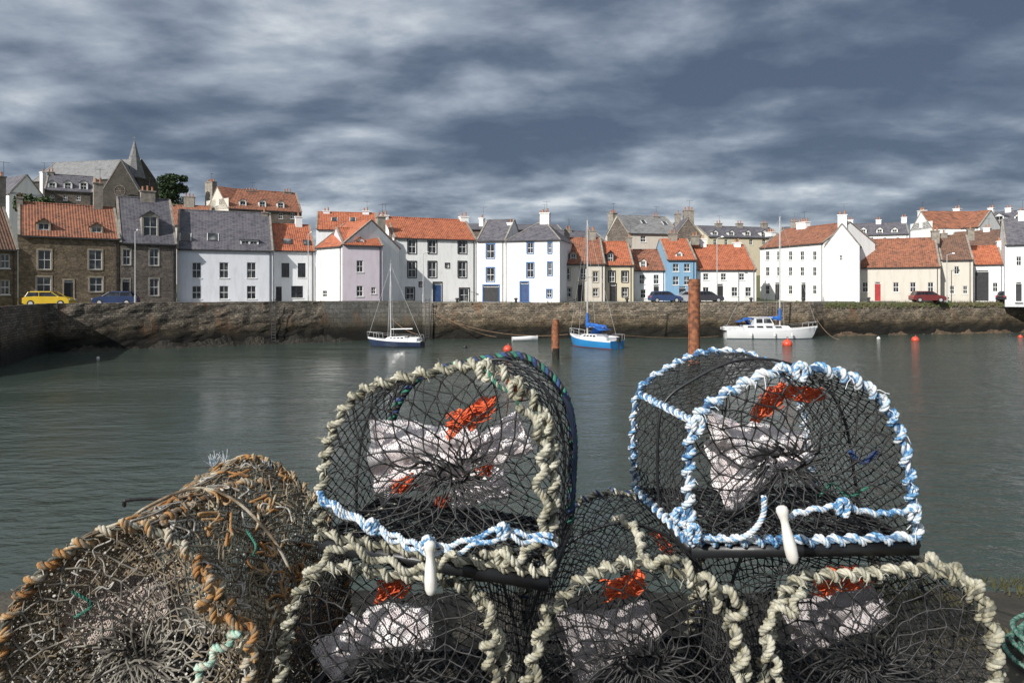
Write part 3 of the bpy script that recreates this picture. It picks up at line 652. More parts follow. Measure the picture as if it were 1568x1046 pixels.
# ------------------------------------------------------------ trees
M['bark']=plain('bark',(.1,.08,.06),(.06,.05,.04),.9,5)
def foliage(name,c1,c2):
    m,nt,b,tc=newmat(name); oi=nt.n('ShaderNodeNewGeometry')
    nt.l(nt.ramp(oi.outputs['Random Per Island'],[(0,c2),(1,c1)]),b.inputs['Base Color']); b.inputs['Roughness'].default_value=.8; return m
M['leaf']=foliage('pine_foliage',(.05,.09,.03),(.018,.035,.014))
M['leaf2']=foliage('broadleaf_foliage',(.07,.11,.035),(.03,.05,.018))
def tree(name,px,yt,yb,d,wpx,lm):
    c=P(px,(yt+yb)/2,d); h=(yb-yt)/F*d; w=wpx/F*d; zb=terr(c.x,c.y); e=empty(name,Matrix.Translation((c.x,c.y,zb))); top=c.z+h/2-zb
    T=MB(); T.cyl((0,0,-.3),(0.1,0,top*.85),.3,.08,8)
    cl=[]
    for k in range(26):
        a=rnd(0,6.28); rr=w/2*math.sqrt(R())*.8; zz=top-h*rnd(.08,.95); cl.append((Vector((math.cos(a)*rr,math.sin(a)*rr,zz)),rnd(.15,.26)*w))
        T.cyl((0,0,max(.5,zz-h*.25)),cl[-1][0],.09,.03,5)
    T.build('trunk',M['bark'],e)
    Lf=MB()
    for p,r in cl:
        for _ in range(420):
            v=Vector((rnd(-1,1),rnd(-1,1),rnd(-.75,.75)))
            if v.length>1: continue
            q=p+v*r; s=rnd(.1,.24); a=Vector((rnd(-1,1),rnd(-1,1),rnd(-1,1))).normalized()*s; bb=a.orthogonal().normalized()*s*.7
            Lf.poly(q-a,q+bb,q+a,q-bb)
    Lf.build('foliage',M[lm],e)
tree('pine_tree',265,266,325,122,42,'leaf'); tree('garden_tree',52,306,325,90,50,'leaf2'); tree('garden_tree',1012,352,375,108,30,'leaf2')
# ------------------------------------------------------------ CREELS
def catmull(P_,n=10):
    out=[]; Q=[P_[0]*2-P_[1]]+P_+[P_[-1]*2-P_[-2]]
    for i in range(1,len(Q)-2):
        a,b,c,d=Q[i-1],Q[i],Q[i+1],Q[i+2]
        for k in range(n):
            t=k/n; out.append(.5*((2*b)+(c-a)*t+(2*a-5*b+4*c-d)*t*t+(3*b-3*c+d-a)*t**3))
    out.append(P_[-1].copy()); return out
def even(path,n):
    L=[0]
    for a,b in zip(path,path[1:]): L.append(L[-1]+(b-a).length)
    out=[];j=0
    for k in range(n+1):
        s=L[-1]*k/n
        while j<len(L)-2 and L[j+1]<s: j+=1
        t=(s-L[j])/max(1e-9,L[j+1]-L[j]); out.append(path[j].lerp(path[j+1],min(1,t)))
    return out
def plen(p): return sum((b-a).length for a,b in zip(p,p[1:]))
def helix(path,Rr,pitch,phase=0,step=.004,wob=0):
    n=max(8,int(plen(path)/step)); pp=even(path,n); ds=plen(path)/n
    t0=(pp[1]-pp[0]).normalized(); u=t0.orthogonal().normalized(); out=[]; ang=phase
    for i,p in enumerate(pp):
        t=(pp[min(i+1,n)]-pp[max(i-1,0)]).normalized(); u=(u-t*u.dot(t)).normalized(); w=t.cross(u)
        nz=noise.noise(p*16)*wob
        ang+=2*math.pi*ds/pitch*(1+nz); r=Rr*(1+.3*wob*noise.noise(p*22+Vector((5,0,0))))
        out.append(p+(u*math.cos(ang)+w*math.sin(ang))*r)
    return out
def curves(name,splines,bevel,mat,parent,inv,res=1,radii=None):
    cu=bpy.data.curves.new(name,'CURVE'); cu.dimensions='3D'; cu.bevel_depth=bevel; cu.bevel_resolution=res; cu.use_fill_caps=True
    for k,s in enumerate(splines):
        sp=cu.splines.new('POLY'); sp.points.add(len(s)-1); fl=[]
        for p in s: fl+=[p[0],p[1],p[2],1.0]
        sp.points.foreach_set('co',fl); sp.use_smooth=True
        if radii: sp.points.foreach_set('radius',radii[k])
    cu.materials.append(mat); o=bpy.data.objects.new(name,cu); col.objects.link(o); o.parent=parent; o.matrix_parent_inverse=inv; return o
def ropemat(name,stops,rough=.85,sc=45):
    m,nt,b,tc=newmat(name); f=nt.noise(tc,sc,3,.6); g=nt.noise(tc,9,3,.6)
    v=nt.math('ADD',nt.math('MULTIPLY',f,.5),nt.math('MULTIPLY',g,.5))
    nt.l(nt.ramp(v,stops),b.inputs['Base Color']); b.inputs['Roughness'].default_value=rough
    setbump(nt,b,nt.noise(tc,380,3),.8,.003); return m
cream=ropemat('cream_rope',[(.38,(.14,.13,.085)),(.47,(.35,.33,.24)),(.6,(.58,.56,.46))])
cream2=ropemat('cream_rope_grey',[(.40,(.08,.08,.06)),(.5,(.27,.265,.21)),(.62,(.52,.51,.42))])
corem=ropemat('shadow_gap_core_rope',[(.40,(.03,.035,.03)),(.5,(.09,.09,.07)),(.64,(.25,.24,.19))])  # core rope coloured dark to paint in the shadow gaps between lashing turns
rust=ropemat('rusty_rope',[(.38,(.12,.065,.03)),(.45,(.36,.165,.05)),(.53,(.38,.23,.10)),(.59,(.48,.44,.34))],sc=24)
rust2=ropemat('brown_rope',[(.38,(.06,.045,.03)),(.5,(.22,.16,.10)),(.60,(.46,.42,.34))],sc=24)
bluew=ropemat('blue_white_rope',[(.38,(.05,.17,.36)),(.43,(.16,.36,.58)),(.47,(.62,.66,.70)),(.7,(.74,.75,.74))],sc=90)
blues=ropemat('light_blue_rope',[(.38,(.02,.08,.22)),(.48,(.12,.32,.56)),(.56,(.50,.60,.68))],sc=90)
bluec=ropemat('blue_core_rope',[(.38,(.02,.05,.12)),(.5,(.08,.18,.33)),(.6,(.3,.4,.5))],sc=90)
greenr=ropemat('green_rope',[(.4,(.02,.10,.07)),(.6,(.05,.24,.17))])
mintr=ropemat('mint_rope',[(.4,(.15,.35,.28)),(.55,(.45,.6,.5)),(.7,(.65,.68,.6))])
navyr=ropemat('navy_rope',[(.4,(.015,.03,.09)),(.6,(.05,.09,.24))])
orangen=ropemat('orange_net',[(.4,(.55,.07,.02)),(.6,(.85,.17,.06))])
blackn=plain('black_net_twine',(.035,.035,.035),(.012,.012,.012),.55,60,.3,.001)
brownn=plain('weathered_net_twine',(.30,.25,.17),(.08,.06,.04),.85,18,.4,.002)
greyn=plain('weathered_grey_twine',(.28,.26,.22),(.04,.035,.03),.85,12,.4,.002)
blackp=plain('black_plastic_frame',(.025,.027,.03),(.012,.012,.014),.4,12,.3,.002)
whitep=plain('white_toggle_plastic',(.78,.77,.72),(.62,.6,.55),.4,20,.2,.001)
def sleeve_mat(name,c1,c2,cov=.5,fr=850,big=0):
    m,nt,b,tc=newmat(name)
    sp=nt.n('ShaderNodeSeparateXYZ'); nt.l(tc,sp.inputs[0]); f=nt.noise(tc,16,5,.65)
    nzz=nt.math('MULTIPLY',nt.noise(tc,10,3),26)
    a=nt.math('SINE',nt.math('ADD',nt.math('MULTIPLY',nt.math('ADD',sp.outputs[0],sp.outputs[2]),fr),nzz))
    c=nt.math('SINE',nt.math('ADD',nt.math('MULTIPLY',nt.math('SUBTRACT',nt.math('ADD',sp.outputs[0],sp.outputs[1]),sp.outputs[2]),fr),nzz))
    mx=nt.math('MAXIMUM',a,c)
    nt.l(nt.mix(nt.ramp(f,[(.40,0.0),(.66,1.0)]),c1,c2),b.inputs['Base Color']); b.inputs['Roughness'].default_value=.8
    thr=nt.math('ADD',mx,nt.math('MULTIPLY',nt.math('SUBTRACT',nt.noise(tc,7,3),.5),big)) if big else mx
    al=nt.math('GREATER_THAN',thr,-cov); nt.l(al,b.inputs['Alpha']); setbump(nt,b,nt.math('ADD',nt.math('MULTIPLY',mx,.3),nt.noise(tc,40,4)),.6,.006); return m
sleeve=sleeve_mat('white_sleeve_netting',(.86,.84,.84),(.68,.58,.58),.3)
sleeveb=sleeve_mat('dull_sleeve_netting',(.55,.45,.38),(.36,.3,.27),.2)
sleeveg=sleeve_mat('grey_sleeve_netting',(.50,.46,.46),(.30,.27,.27),.15)
orsheet=sleeve_mat('orange_patch_netting',(.88,.17,.06),(.66,.10,.03),.65,600,.8)
weedsheet=sleeve_mat('fouled_netting',(.26,.2,.13),(.10,.08,.05),-.35,420,2.4)
def rope(name,path,mats,parent,inv,sr=.0045,pitch=.034,step=.004):
    for k,mt in enumerate(mats):
        curves(name,[helix(path,sr*1.05,pitch,phase=2*math.pi*k/len(mats),step=step)],sr,mt,parent,inv,1)
def lashed(name,path,mats,parent,inv,Rw=.0118,pitch=.046,sr=.0046,core=None):
    cm=core or (bluec if bluew in mats else corem)
    rope(name+'_core',path,[cm,cm,mats[0]],parent,inv,.0045,.06,.005)
    hp=helix(path,Rw,pitch,phase=rnd(0,6),step=.003,wob=.6)
    rope(name,hp,mats,parent,inv,sr,.045,.0034)
def hsh(i,j,s): 
    return Vector((noise.noise(Vector((i*7.13+s,j*3.77,s*1.3))),noise.noise(Vector((i*5.13,j*9.77+s,2.1))),noise.noise(Vector((i*3.3,j*2.7,s+8.1)))))
def diamonds(fn,nu,nv,jit,seed,closed=False):
    spl=[];rad=[]
    def node(i,j):
        if closed: ii=i%nu
        else: ii=max(0,min(nu,i))
        p=fn(ii/nu,j/nv); 
        if 0<j<nv: p=p+hsh(ii,j,seed)*jit
        return p
    for i in range(0,nu+(0 if closed else 1),2):
        for sgn in (1,-1):
            s=[];r=[]
            for j in range(nv+1):
                ii=i+(sgn if j%2 else 0)
                p=node(ii,j)
                if s:
                    q=s[-1]; mdl=(q+p)/2+hsh(i*3+sgn,j*5,seed+4)*jit*.3; s+= [q.lerp(mdl,.3),mdl,mdl.lerp(p,.7)]; r+=[.9,.85,.9]
                s.append(p); r.append(1.75)
            spl.append(s); rad.append(r)
    return spl,rad
def creel(name,front,off,centre,mats,netm,seed,backmats=None,nu=26,nv=8,side=(34,14),basemats=None,tw=.0023,sidem=None,sag=.02,slv=None,org=None,slm=None,hoopR=.0118,backlash=True,midm=None):
    fr=[P(*q) for q in front]; off=Vector(off); FRc=catmull(fr,12); BK=[p+off for p in FRc]
    c0=(fr[0]+fr[-1])/2; e=empty(name,Matrix.Translation(c0)); inv=Matrix.Translation(-c0)
    bm=[fr[0],fr[-1],fr[-1]+off,fr[0]+off]
    dz=Vector((0,0,-.012))
    mb=MB()
    for a,b in zip(bm,bm[1:]+bm[:1]): mb.cyl(a+dz,b+dz,.012,n=10)
    for k in range(1,9): 
        t=k/9; mb.cyl(fr[0].lerp(fr[-1],t)+dz,fr[0].lerp(fr[-1],t)+off+dz,.007,n=6)
    for k in range(1,6): 
        t=k/6; mb.cyl(fr[0]+off*t+dz,fr[-1]+off*t+dz,.007,n=6)
    f0=fr[0]+Vector((0,-.012,-.034)); f1=fr[-1]+Vector((0,-.012,-.034))
    mb.hexa([f0,f1,f1+Vector((0,.02,0)),f0+Vector((0,.02,0)),f0+Vector((0,0,.03)),f1+Vector((0,0,.03)),f1+Vector((0,.02,.03)),f0+Vector((0,.02,.03))])
    mid=[FRc[i].lerp(BK[i],.5) for i in range(len(FRc))]
    mb.build('base_frame',blackp,e,True,inv=inv)
    curves('hoop_core',[mid],.0045,midm or blackp,e,inv)
    lashed('front_hoop_rope',FRc,mats,e,inv,Rw=hoopR)
    bmt=backmats or mats
    if backlash: lashed('back_hoop_rope',BK,bmt,e,inv,Rw=.0105,sr=.0038)
    else: rope('back_hoop_rope',BK,bmt,e,inv,.0075,.05)
    lashed('front_base_rope',[p+Vector((0,-.01,.012)) for p in even([fr[0],(fr[0]+fr[-1])/2+Vector((0,0,-.006)),fr[-1]],40)],basemats or mats,e,inv,Rw=.0105,sr=.0042)
    Ef=even(FRc,120); Eb=even(BK,120)
    cen=(fr[0]+fr[-1])/2+Vector((0,0,.2))
    def sf(u,v):
        k=u*120; i=min(119,int(k)); t=k-i; a=Ef[i].lerp(Ef[i+1],t); b=Eb[i].lerp(Eb[i+1],t); p=a.lerp(b,v)
        inw=(cen+off*v-p); return p+inw.normalized()*sag*math.sin(math.pi*v)*(.6+.6*noise.noise(p*6))
    s,r=diamonds(sf,side[0]*2,side[1],.008,seed); curves('side_netting',s,tw*.8,sidem or netm,e,inv,1,r)
    loop=Ef+even([Ef[-1],Ef[0]],60)[1:]
    loop=even(loop,240); C=P(*centre)
    def ff(u,v):
        k=(u%1)*240; i=int(k)%240; t=k-int(k); b=loop[i].lerp(loop[(i+1)%240],t)
        # the mouth is gathered round an oval eye, not a point
        an=2*math.pi*u; eye=C+Vector((-math.cos(an)*.045,0,math.sin(an)*.02+.01*math.sin(3*an)))
        p=b.lerp(eye,min(.95,v*.95)); return p+Vector((.01*math.sin(an*2+v*3)*v,0,-.014*math.sin(math.pi*v)))
    s,r=diamonds(ff,nu*2,nv,.017,seed+20,True); curves('funnel_netting',s,tw,netm,e,inv,1,r)
    sp=[]
    for k in range(nu):
        a=ff(k/nu,.80)+hsh(k,1,seed)*.014; b=ff(k/nu,1.0)+hsh(k,3,seed)*.04; sp.append([a,a.lerp(b,.5)+hsh(k,2,seed)*.02,b,b+off.normalized()*.10+Vector((0,0,-.03))+hsh(k,5,seed)*.07])
    curves('funnel_throat',sp,tw*1.1,netm,e,inv,1)
    ring=[C+Vector((-math.cos(2*math.pi*k/24)*.04,.01,math.sin(2*math.pi*k/24)*.022))+hsh(k%24,9,seed)*.012 for k in range(25)]
    curves('eye_lacing',[ring,[q+Vector((.006,.01,-.006)) for q in ring]],tw*1.5,netm,e,inv,1)
    lb=[p+off for p in loop]; Cb=(fr[0]+fr[-1])/2+Vector((0,0,.2))+off*1.0
    def bf(u,v):
        i=int((u%1)*240)%240; return lb[i].lerp(Cb,v*.9)
    s,r=diamonds(bf,52,8,.014,seed+30,True); curves('back_netting',s,tw*.75,netm,e,inv,1,r)
    def fl(u,v): return fr[0].lerp(fr[-1],u)+off*v
    s,r=diamonds(fl,40,18,.004,seed+40); curves('floor_netting',s,tw,netm,e,inv,1,r)
    if slv:
        for si,(a,b,ra,rb) in enumerate(slv):
            a=P(*a);b=P(*b); d=(b-a).normalized(); u=d.orthogonal().normalized(); w=d.cross(u); mb=MB(); g=[]
            for i in range(34):
                t=i/33; rr=[]
                for k in range(49):
                    an=2*math.pi*(k%48)/48; p=a.lerp(b,t); cs=Vector((math.cos(an),math.sin(an),0))
                    q=(ra+(rb-ra)*t**.8)*(1+.14*math.sin(an*7+si+t*3)+.3*noise.noise(cs*1.5+Vector((0,0,t*3+seed+si)))+.16*noise.noise(cs*5+Vector((0,0,t*9+seed))))
                    rr.append(p+(u*math.cos(an)+w*math.sin(an))*q)
                g.append(rr)
            mb.grid(g); mb.build('entry_sleeve',slm or sleeve,e,True,inv=inv)
    if org:
        for oi,(a,b,wd) in enumerate(org):
            a=P(*a);b=P(*b); mb=MB(); g=[]
            for i in range(24):
                t=i/23; rr=[]
                for k in range(16):
                    s_=(k/15-.5); p=a.lerp(b,t)+Vector((.25,0,1)).normalized()*wd*s_*(.75+.4*math.sin(math.pi*t)+.5*noise.noise(Vector((t*4,seed,oi)))); p=p+Vector((.3,1,.3))*.03*noise.noise(p*32+Vector((0,0,seed))); rr.append(p)
                g.append(rr)
            mb.grid(g); mb.build('orange_bait_band',orsheet,e,True,inv=inv)
            sp=[]
            for k in range(10):
                s0=a+Vector((rnd(-.012,.012),rnd(-.02,0),rnd(-wd,wd)*.45)); s1=b+Vector((rnd(-.012,.012),rnd(-.02,0),rnd(-wd,wd)*.45)); sp.append([s0]+[s0.lerp(s1,t)+Vector((rnd(-.01,.01),-.005,rnd(-.014,.014))) for t in (.15,.3,.45,.6,.8)]+[s1])
            curves('orange_twine',sp,.0022,orangen,e,inv)
    sp=[]
    for k in range(46):
        p=FRc[int(R()*(len(FRc)-1))]+Vector((rnd(-.01,.01),-.012,rnd(-.01,.01))); v=Vector((rnd(-1,1),rnd(-.8,.1),rnd(-1,.6))).normalized()*rnd(.012,.032); sp.append([p,p+v*.6+Vector((0,0,.003)),p+v+Vector((0,0,-.004))])
    curves('twine_ends',sp,.0013,mats[1],e,inv,0)
    return e,inv,FRc,BK,fr,loop,C,sf,ff
def frayed(e,inv,p,d,mat,n=14,l=.05,r=.0009):
    sp=[]
    for _ in range(n):
        v=(Vector(d)+Vector((rnd(-.6,.6),rnd(-.6,.6),rnd(-.6,.6)))).normalized()*l*rnd(.5,1.2); sp.append([p,p+v*.5+Vector((rnd(-1,1),0,rnd(-1,1)))*.006,p+v])
    curves('frayed_end',sp,r,mat,e,inv,0)
def knot(e,inv,p,mats,R0=.016,sr=.005,seed=0):
    pts=[]
    for k in range(60):
        t=k/59*4*math.pi; pts.append(p+Vector((math.cos(t)*(R0+.004*math.sin(1.5*t)),math.sin(t*1.5)*R0*.5,math.sin(t)*R0+.006*math.cos(t*2.5+seed))))
    rope('knot',pts,mats,e,inv,sr,.03)
def toggle(parent,inv,top,bot,r=.0135):
    a=P(*top);b=P(*bot); L=(b-a).length; mb=MB()
    mb.lathe(a,b-a,[(0,r*.5),(L*.03,r*.95),(L*.09,r*1.1),(L*.16,r*.95),(L*.24,r*.72),(L*.32,r*.7),(L*.5,r*.95),(L*.72,r*1.12),(L*.88,r*1.05),(L*.96,r*.75),(L,r*.25)],18)
    mb.build('white_toggle',whitep,parent,True,inv=inv)
# upper left creel
f=[(490,822,1.82),(493,740,1.82),(510,658,1.81),(550,602,1.80),(618,578,1.79),(690,564,1.77),(748,560,1.75),(802,596,1.73),(834,644,1.72),(847,715,1.71),(845,800,1.70),(840,882,1.69)]
e,inv,FRc,BK,fr,loop,C,sf,ff=creel('lobster_creel',f,(.09,.45,-.02),(690,726,1.83),[cream,cream2,cream],blackn,1,backmats=[navyr,greenr,blackn],backlash=False,
  slv=[((580,705,1.98),(735,685,1.98),.115,.05),((805,660,2.0),(740,690,2.0),.06,.04),((690,750,1.98),(775,735,1.98),.055,.045)],org=[((688,652,1.86),(756,622,1.88),.07),((608,745,1.88),(636,735,1.9),.035),((735,722,1.88),(752,715,1.9),.024),((672,768,1.9),(684,762,1.9),.018)],side=(38,18))
toggle(e,inv,(658,828,1.635),(660,912,1.62))
L1=[P(487,752,1.80),P(500,765,1.76),P(560,800,1.74),P(610,822,1.71),P(650,836,1.67),P(700,832,1.66),(P(760,812,1.66)),P(800,818,1.66),P(846,822,1.66)]
rope('blue_tie_rope',helix(catmull(L1,12),.004,.06,wob=.5),[bluew,bluew,blues],e,inv,.0038,.028)
rope('blue_tie_rope',helix(catmull([q+Vector((0.01,-.008,-.014)) for q in L1[::-1]],12),.006,.07,wob=.6),[bluew,blues,bluew],e,inv,.0034,.028)
for q in (P(770,812,1.65),P(655,832,1.65),P(570,805,1.73)): knot(e,inv,q,[bluew,blues,bluew],.012,.004)
for q in (P(790,596,1.72),P(834,648,1.70),P(742,568,1.74),P(770,850,1.68)): knot(e,inv,q,[cream,cream2,cream],.017,.0045)
rope('loose_rope',catmull([P(745,566,1.73),P(762,590,1.72),P(785,604,1.72),P(800,625,1.71),P(830,640,1.70)],10),[greenr,cream,greenr],e,inv,.003,.02)
rope('red_tie',catmull([P(760,565,1.75),P(785,590,1.73),P(800,612,1.72)],10),[orangen,orangen],e,inv,.003,.02)
rope('post_rope',helix(catmull([P(800,620,1.70),P(832,680,1.69),P(826,740,1.68),P(834,800,1.67),P(800,850,1.67),P(770,852,1.67),P(740,840,1.68)],12),.010,.07,wob=.6),[cream,cream2,cream],e,inv,.0055,.036)
mb=MB(); g=[]
for i in range(14):
    rr=[]
    for k in range(14):
        p=sf(.70+.26*i/13,.80+.19*k/13)+Vector((.012+.006*noise.noise(Vector((i*.6,k*.6,0))),0,0)); rr.append(p)
    g.append(rr)
mb.grid(g); mb.build('navy_guard',plain('navy_plastic_mesh',(.03,.06,.16),(.015,.03,.08),.5,30,.5,.003),e,True,inv=inv)
# upper right creel
f=[(1058,832,1.78),(1054,740,1.78),(1064,646,1.78),(1118,600,1.78),(1195,567,1.785),(1275,570,1.79),(1342,606,1.80),(1380,672,1.80),(1396,760,1.80),(1404,828,1.80)]
e,inv,FRc,BK,fr,loop,C,sf,ff=creel('lobster_creel',f,(-.055,.50,.0),(1208,708,1.86),[bluew,bluew,blues],blackn,2,backmats=[bluew,blues,bluew],
  slv=[((1105,705,1.98),(1235,690,2.0),.125,.045)],org=[((1152,634,1.88),(1200,602,1.9),.075),((1195,602,1.88),(1258,602,1.9),.036)],side=(46,26))
toggle(e,inv,(1196,774,1.66),(1216,864,1.64))
rope('blue_tie_rope',catmull([P(1170,760,1.72),P(1168,790,1.73),P(1150,815,1.74),P(1120,826,1.75),P(1062,822,1.75)],12),[bluew,bluew,blues],e,inv,.004,.03)
rope('blue_tie_rope',helix(catmull([P(1200,792,1.68),P(1240,782,1.70),P(1290,776,1.72),P(1340,786,1.74),P(1400,782,1.76)],12),.004,.05,wob=.5),[bluew,blues,bluew],e,inv,.004,.03)
for q in (P(1290,776,1.71),P(1062,815,1.74),P(1040,790,1.80),P(1068,650,1.765),P(1398,785,1.77),P(1225,570,1.77)): knot(e,inv,q,[bluew,blues,bluew],.015,.0042)
lashed('side_base_rope',even([fr[0],fr[0]+Vector((-.055,.5,0))],30),[bluew,bluew,blues],e,inv,Rw=.009,sr=.0036)
lashed('shoulder_rope',even([P(1064,646,1.78),P(1064,646,1.78)+Vector((-.055,.5,0))],30),[bluew,bluew,blues],e,inv,Rw=.007,sr=.0032)
rope('green_patch',catmull([P(1255,760,1.85),P(1275,740,1.87),P(1300,760,1.85),P(1330,745,1.86)],10),[greenr,greenr],e,inv,.0022,.02)
rope('navy_patch',catmull([P(1300,690,1.88),P(1320,708,1.9),P(1345,690,1.88)],10),[navyr,navyr],e,inv,.004,.02)
# lower creels
f=[(420,1150,1.70),(428,1060,1.70),(440,965,1.72),(462,900,1.74),(505,868,1.75),(600,880,1.75),(690,890,1.74),(737,918,1.72),(763,980,1.70),(782,1060,1.70),(790,1150,1.70)]
eA=creel('lobster_creel',f,(.04,.5,-.01),(600,1035,1.76),[cream,cream2,cream],blackn,3,slv=[((560,965,1.95),(660,960,1.95),.055,.055),((500,1020,1.9),(560,960,1.95),.06,.05)],org=[((578,905,1.82),(632,889,1.84),.07)],nv=9,side=(44,20))
e,inv=eA[0],eA[1]
rope('lashing_rope',helix(catmull([P(470,880,1.66),P(520,838,1.66),P(575,855,1.66),P(640,872,1.64),P(700,850,1.64)],12),.008,.08,wob=.5),[cream2,cream,cream],e,inv,.0048,.034)
rope('lashing_rope',helix(catmull([P(735,910,1.68),P(755,960,1.66),P(745,1000,1.66),P(765,1060,1.66)],12),.012,.06,wob=.6),[cream,cream2,cream],e,inv,.0052,.034)
f=[(792,1150,1.68),(805,1050,1.68),(835,960,1.69),(880,896,1.70),(960,862,1.70),(1040,878,1.70),(1098,925,1.69),(1128,985,1.68),(1146,1060,1.68),(1152,1150,1.68)]
eB=creel('lobster_creel',f,(.02,.52,.02),(985,1015,1.75),[cream,cream2,cream],blackn,4,backmats=[cream2,cream,navyr],slv=[((870,1000,1.9),(1000,950,1.95),.1,.05)],org=[((925,903,1.80),(985,893,1.83),.06),((1000,815,2.1),(1030,848,2.0),.03)],slm=sleeveg,side=(50,24))
e,inv=eB[0],eB[1]
rope('lashing_rope',helix(catmull([P(1045,865,1.68),P(1075,885,1.66),P(1105,905,1.66),P(1135,925,1.65),P(1120,960,1.65),P(1135,1000,1.65),P(1125,1060,1.65)],12),.012,.06,wob=.6),[cream,cream2,cream],e,inv,.0055,.036)
rope('lashing_rope',helix(catmull([P(940,790,2.0),P(975,810,1.9),P(985,850,1.75),P(1000,862,1.68),P(1035,850,1.68)],12),.007,.06,wob=.6),[cream,cream2,cream],e,inv,.005,.036)
rope('lashing_rope',helix(catmull([P(840,930,1.66),P(825,980,1.65),P(815,1020,1.65),P(830,1060,1.65)],12),.011,.06,wob=.6),[cream,cream2,cream],e,inv,.005,.036)
f=[(1150,1150,1.70),(1165,1045,1.70),(1186,940,1.71),(1225,888,1.73),(1320,880,1.76),(1410,872,1.77),(1470,892,1.74),(1506,948,1.71),(1526,1030,1.70),(1536,1150,1.70)]
eC=creel('lobster_creel',f,(-.03,.5,.01),(1330,1020,1.78),[cream,cream2,cream],blackn,5,slv=[((1215,960,1.95),(1345,925,1.95),.07,.05)],org=[((1245,892,1.81),(1325,882,1.85),.06)],slm=sleeveg,side=(44,20))
e,inv=eC[0],eC[1]
rope('lashing_rope',helix(catmull([P(1225,900,1.70),P(1215,935,1.66),P(1180,940,1.66),P(1175,985,1.65),P(1190,1030,1.65),P(1180,1070,1.65)],12),.010,.06,wob=.6),[cream2,cream,cream],e,inv,.005,.036)
rope('hanging_rope',helix(catmull([P(1408,850,1.85),P(1450,865,1.8),P(1490,890,1.72),P(1512,930,1.68),P(1525,985,1.66),P(1522,1060,1.66)],12),.010,.06,wob=.6),[cream,cream2,cream],e,inv,.006,.04)
# weathered creel
f=[(-12,1160,1.62),(-8,1040,1.62),(12,950,1.64),(65,872,1.66),(130,828,1.69),(200,805,1.72),(262,825,1.72),(318,880,1.69),(352,935,1.68),(378,1010,1.67),(392,1160,1.66)]
eD=creel('weathered_lobster_creel',f,(.11,.5,.045),(210,1005,1.74),[rust,rust2,rust],greyn,6,backmats=[rust2,brownn,rust],tw=.0025,side=(64,30),slv=[((120,930,1.8),(270,915,1.85),.10,.08)],slm=sleeveb,sag=.04,nv=12,nu=30,sidem=brownn,midm=rust2)
e,inv,FRc,BK,fr,loop,C,sf,ff=eD
for nm,fn,u0,u1,v0,v1,dy in (('fouled_side_net',sf,0.02,.98,0.02,1,.006),('fouled_front_net',ff,0,1,0,.35,.012)):
    mb=MB(); g=[]
    for i in range(81):
        g.append([fn(u0+(u1-u0)*i/80,v0+(v1-v0)*k/20)+Vector((0,dy,-dy))+hsh(i,k,3)*.008 for k in range(21)])
    mb.grid(g); mb.build(nm,weedsheet,e,True,inv=inv)
grit=ropemat('shell_grit_twine',[(.4,(.2,.18,.15)),(.6,(.6,.57,.52))])
sp=[]
for k in range(300):
    u=rnd(.3,.98) if k%3 else rnd(.1,.5); v=rnd(0,1); s=[]
    for q in range(6):
        s.append(sf(min(1,max(0,u)),min(1,max(0,v)))+Vector((rnd(-.006,.006),rnd(-.012,.004),rnd(0,.014)))); u+=rnd(-.03,.03); v+=rnd(-.1,.1)
    sp.append(catmull(s,4))
curves('tangled_twine',sp[:170],.0024,brownn,e,inv); curves('tangled_twine',sp[170:245],.0042,rust,e,inv); curves('tangled_twine',sp[245:],.0028,grit,e,inv)
sp=[]
for k in range(110):
    u=R(); v=rnd(.03,.6); s=[]
    for q in range(5):
        s.append(ff(u,min(.95,max(.03,v)))+Vector((rnd(-.006,.006),rnd(-.012,0),rnd(-.006,.006)))); u+=rnd(-.015,.015); v+=rnd(-.08,.08)
    sp.append(catmull(s,4))
curves('tangled_twine',sp[:70],.0019,brownn,e,inv); curves('tangled_twine',sp[70:],.002,grit,e,inv)
mb=MB()
for k in range(2000):
    p=(sf(R(),R()) if k%2 else ff(R(),rnd(.05,.95)))+Vector((rnd(-.004,.004),rnd(-.008,.002),rnd(0,.006))); r=rnd(.0012,.004); ax=Vector((rnd(-1,1),rnd(-1,1),rnd(-1,1))); mb.lathe(p,ax,[(0,r),(r*.9,r*.55)],5)
mb.build('barnacles',plain('barnacle_shell',(.6,.57,.5),(.3,.27,.22),.9,60,.3,.001),e,inv=inv)
rope('mint_rope',helix(catmull([P(368,965,1.62),P(345,985,1.62),P(320,1010,1.61),P(298,1040,1.6),P(285,1075,1.6)],12),.010,.05,wob=.6),[mintr,cream,mintr],e,inv,.0048,.034)
rope('hanging_rope',helix(catmull([P(300,870,1.66),P(325,900,1.63),P(310,925,1.63),P(345,950,1.63),P(380,960,1.63),P(385,1010,1.63)],12),.010,.05,wob=.6),[rust,rust2,rust],e,inv,.0048,.034)
rope('top_rope',helix(catmull([P(245,800,1.75),P(300,775,1.9),P(360,745,2.05),P(415,740,2.15)],12),.010,.05,wob=.6),[rust2,rust,rust2],e,inv,.0052,.034)
rope('green_twine',catmull([P(378,812,1.9),P(392,835,1.85),P(388,850,1.8)],10),[greenr,greenr],e,inv,.002,.02)
rope('green_twine',catmull([P(110,905,1.66),P(140,925,1.67),P(115,945,1.67)],10),[greenr,greenr],e,inv,.0022,.02)
for px,py,d in ((325,716,2.18),(345,712,2.2),(410,728,2.2)): frayed(e,inv,P(px,py,d),(0,0,1),bluew,16,.045)
mb=MB(); q=catmull([P(190,775,2.0),P(200,765,2.0),P(290,764,2.05),P(300,770,2.05)],6)
for a,b in zip(q,q[1:]): mb.cyl(a,b,.006,n=6)
mb.build('steel_bar',blackp,e,inv=inv)
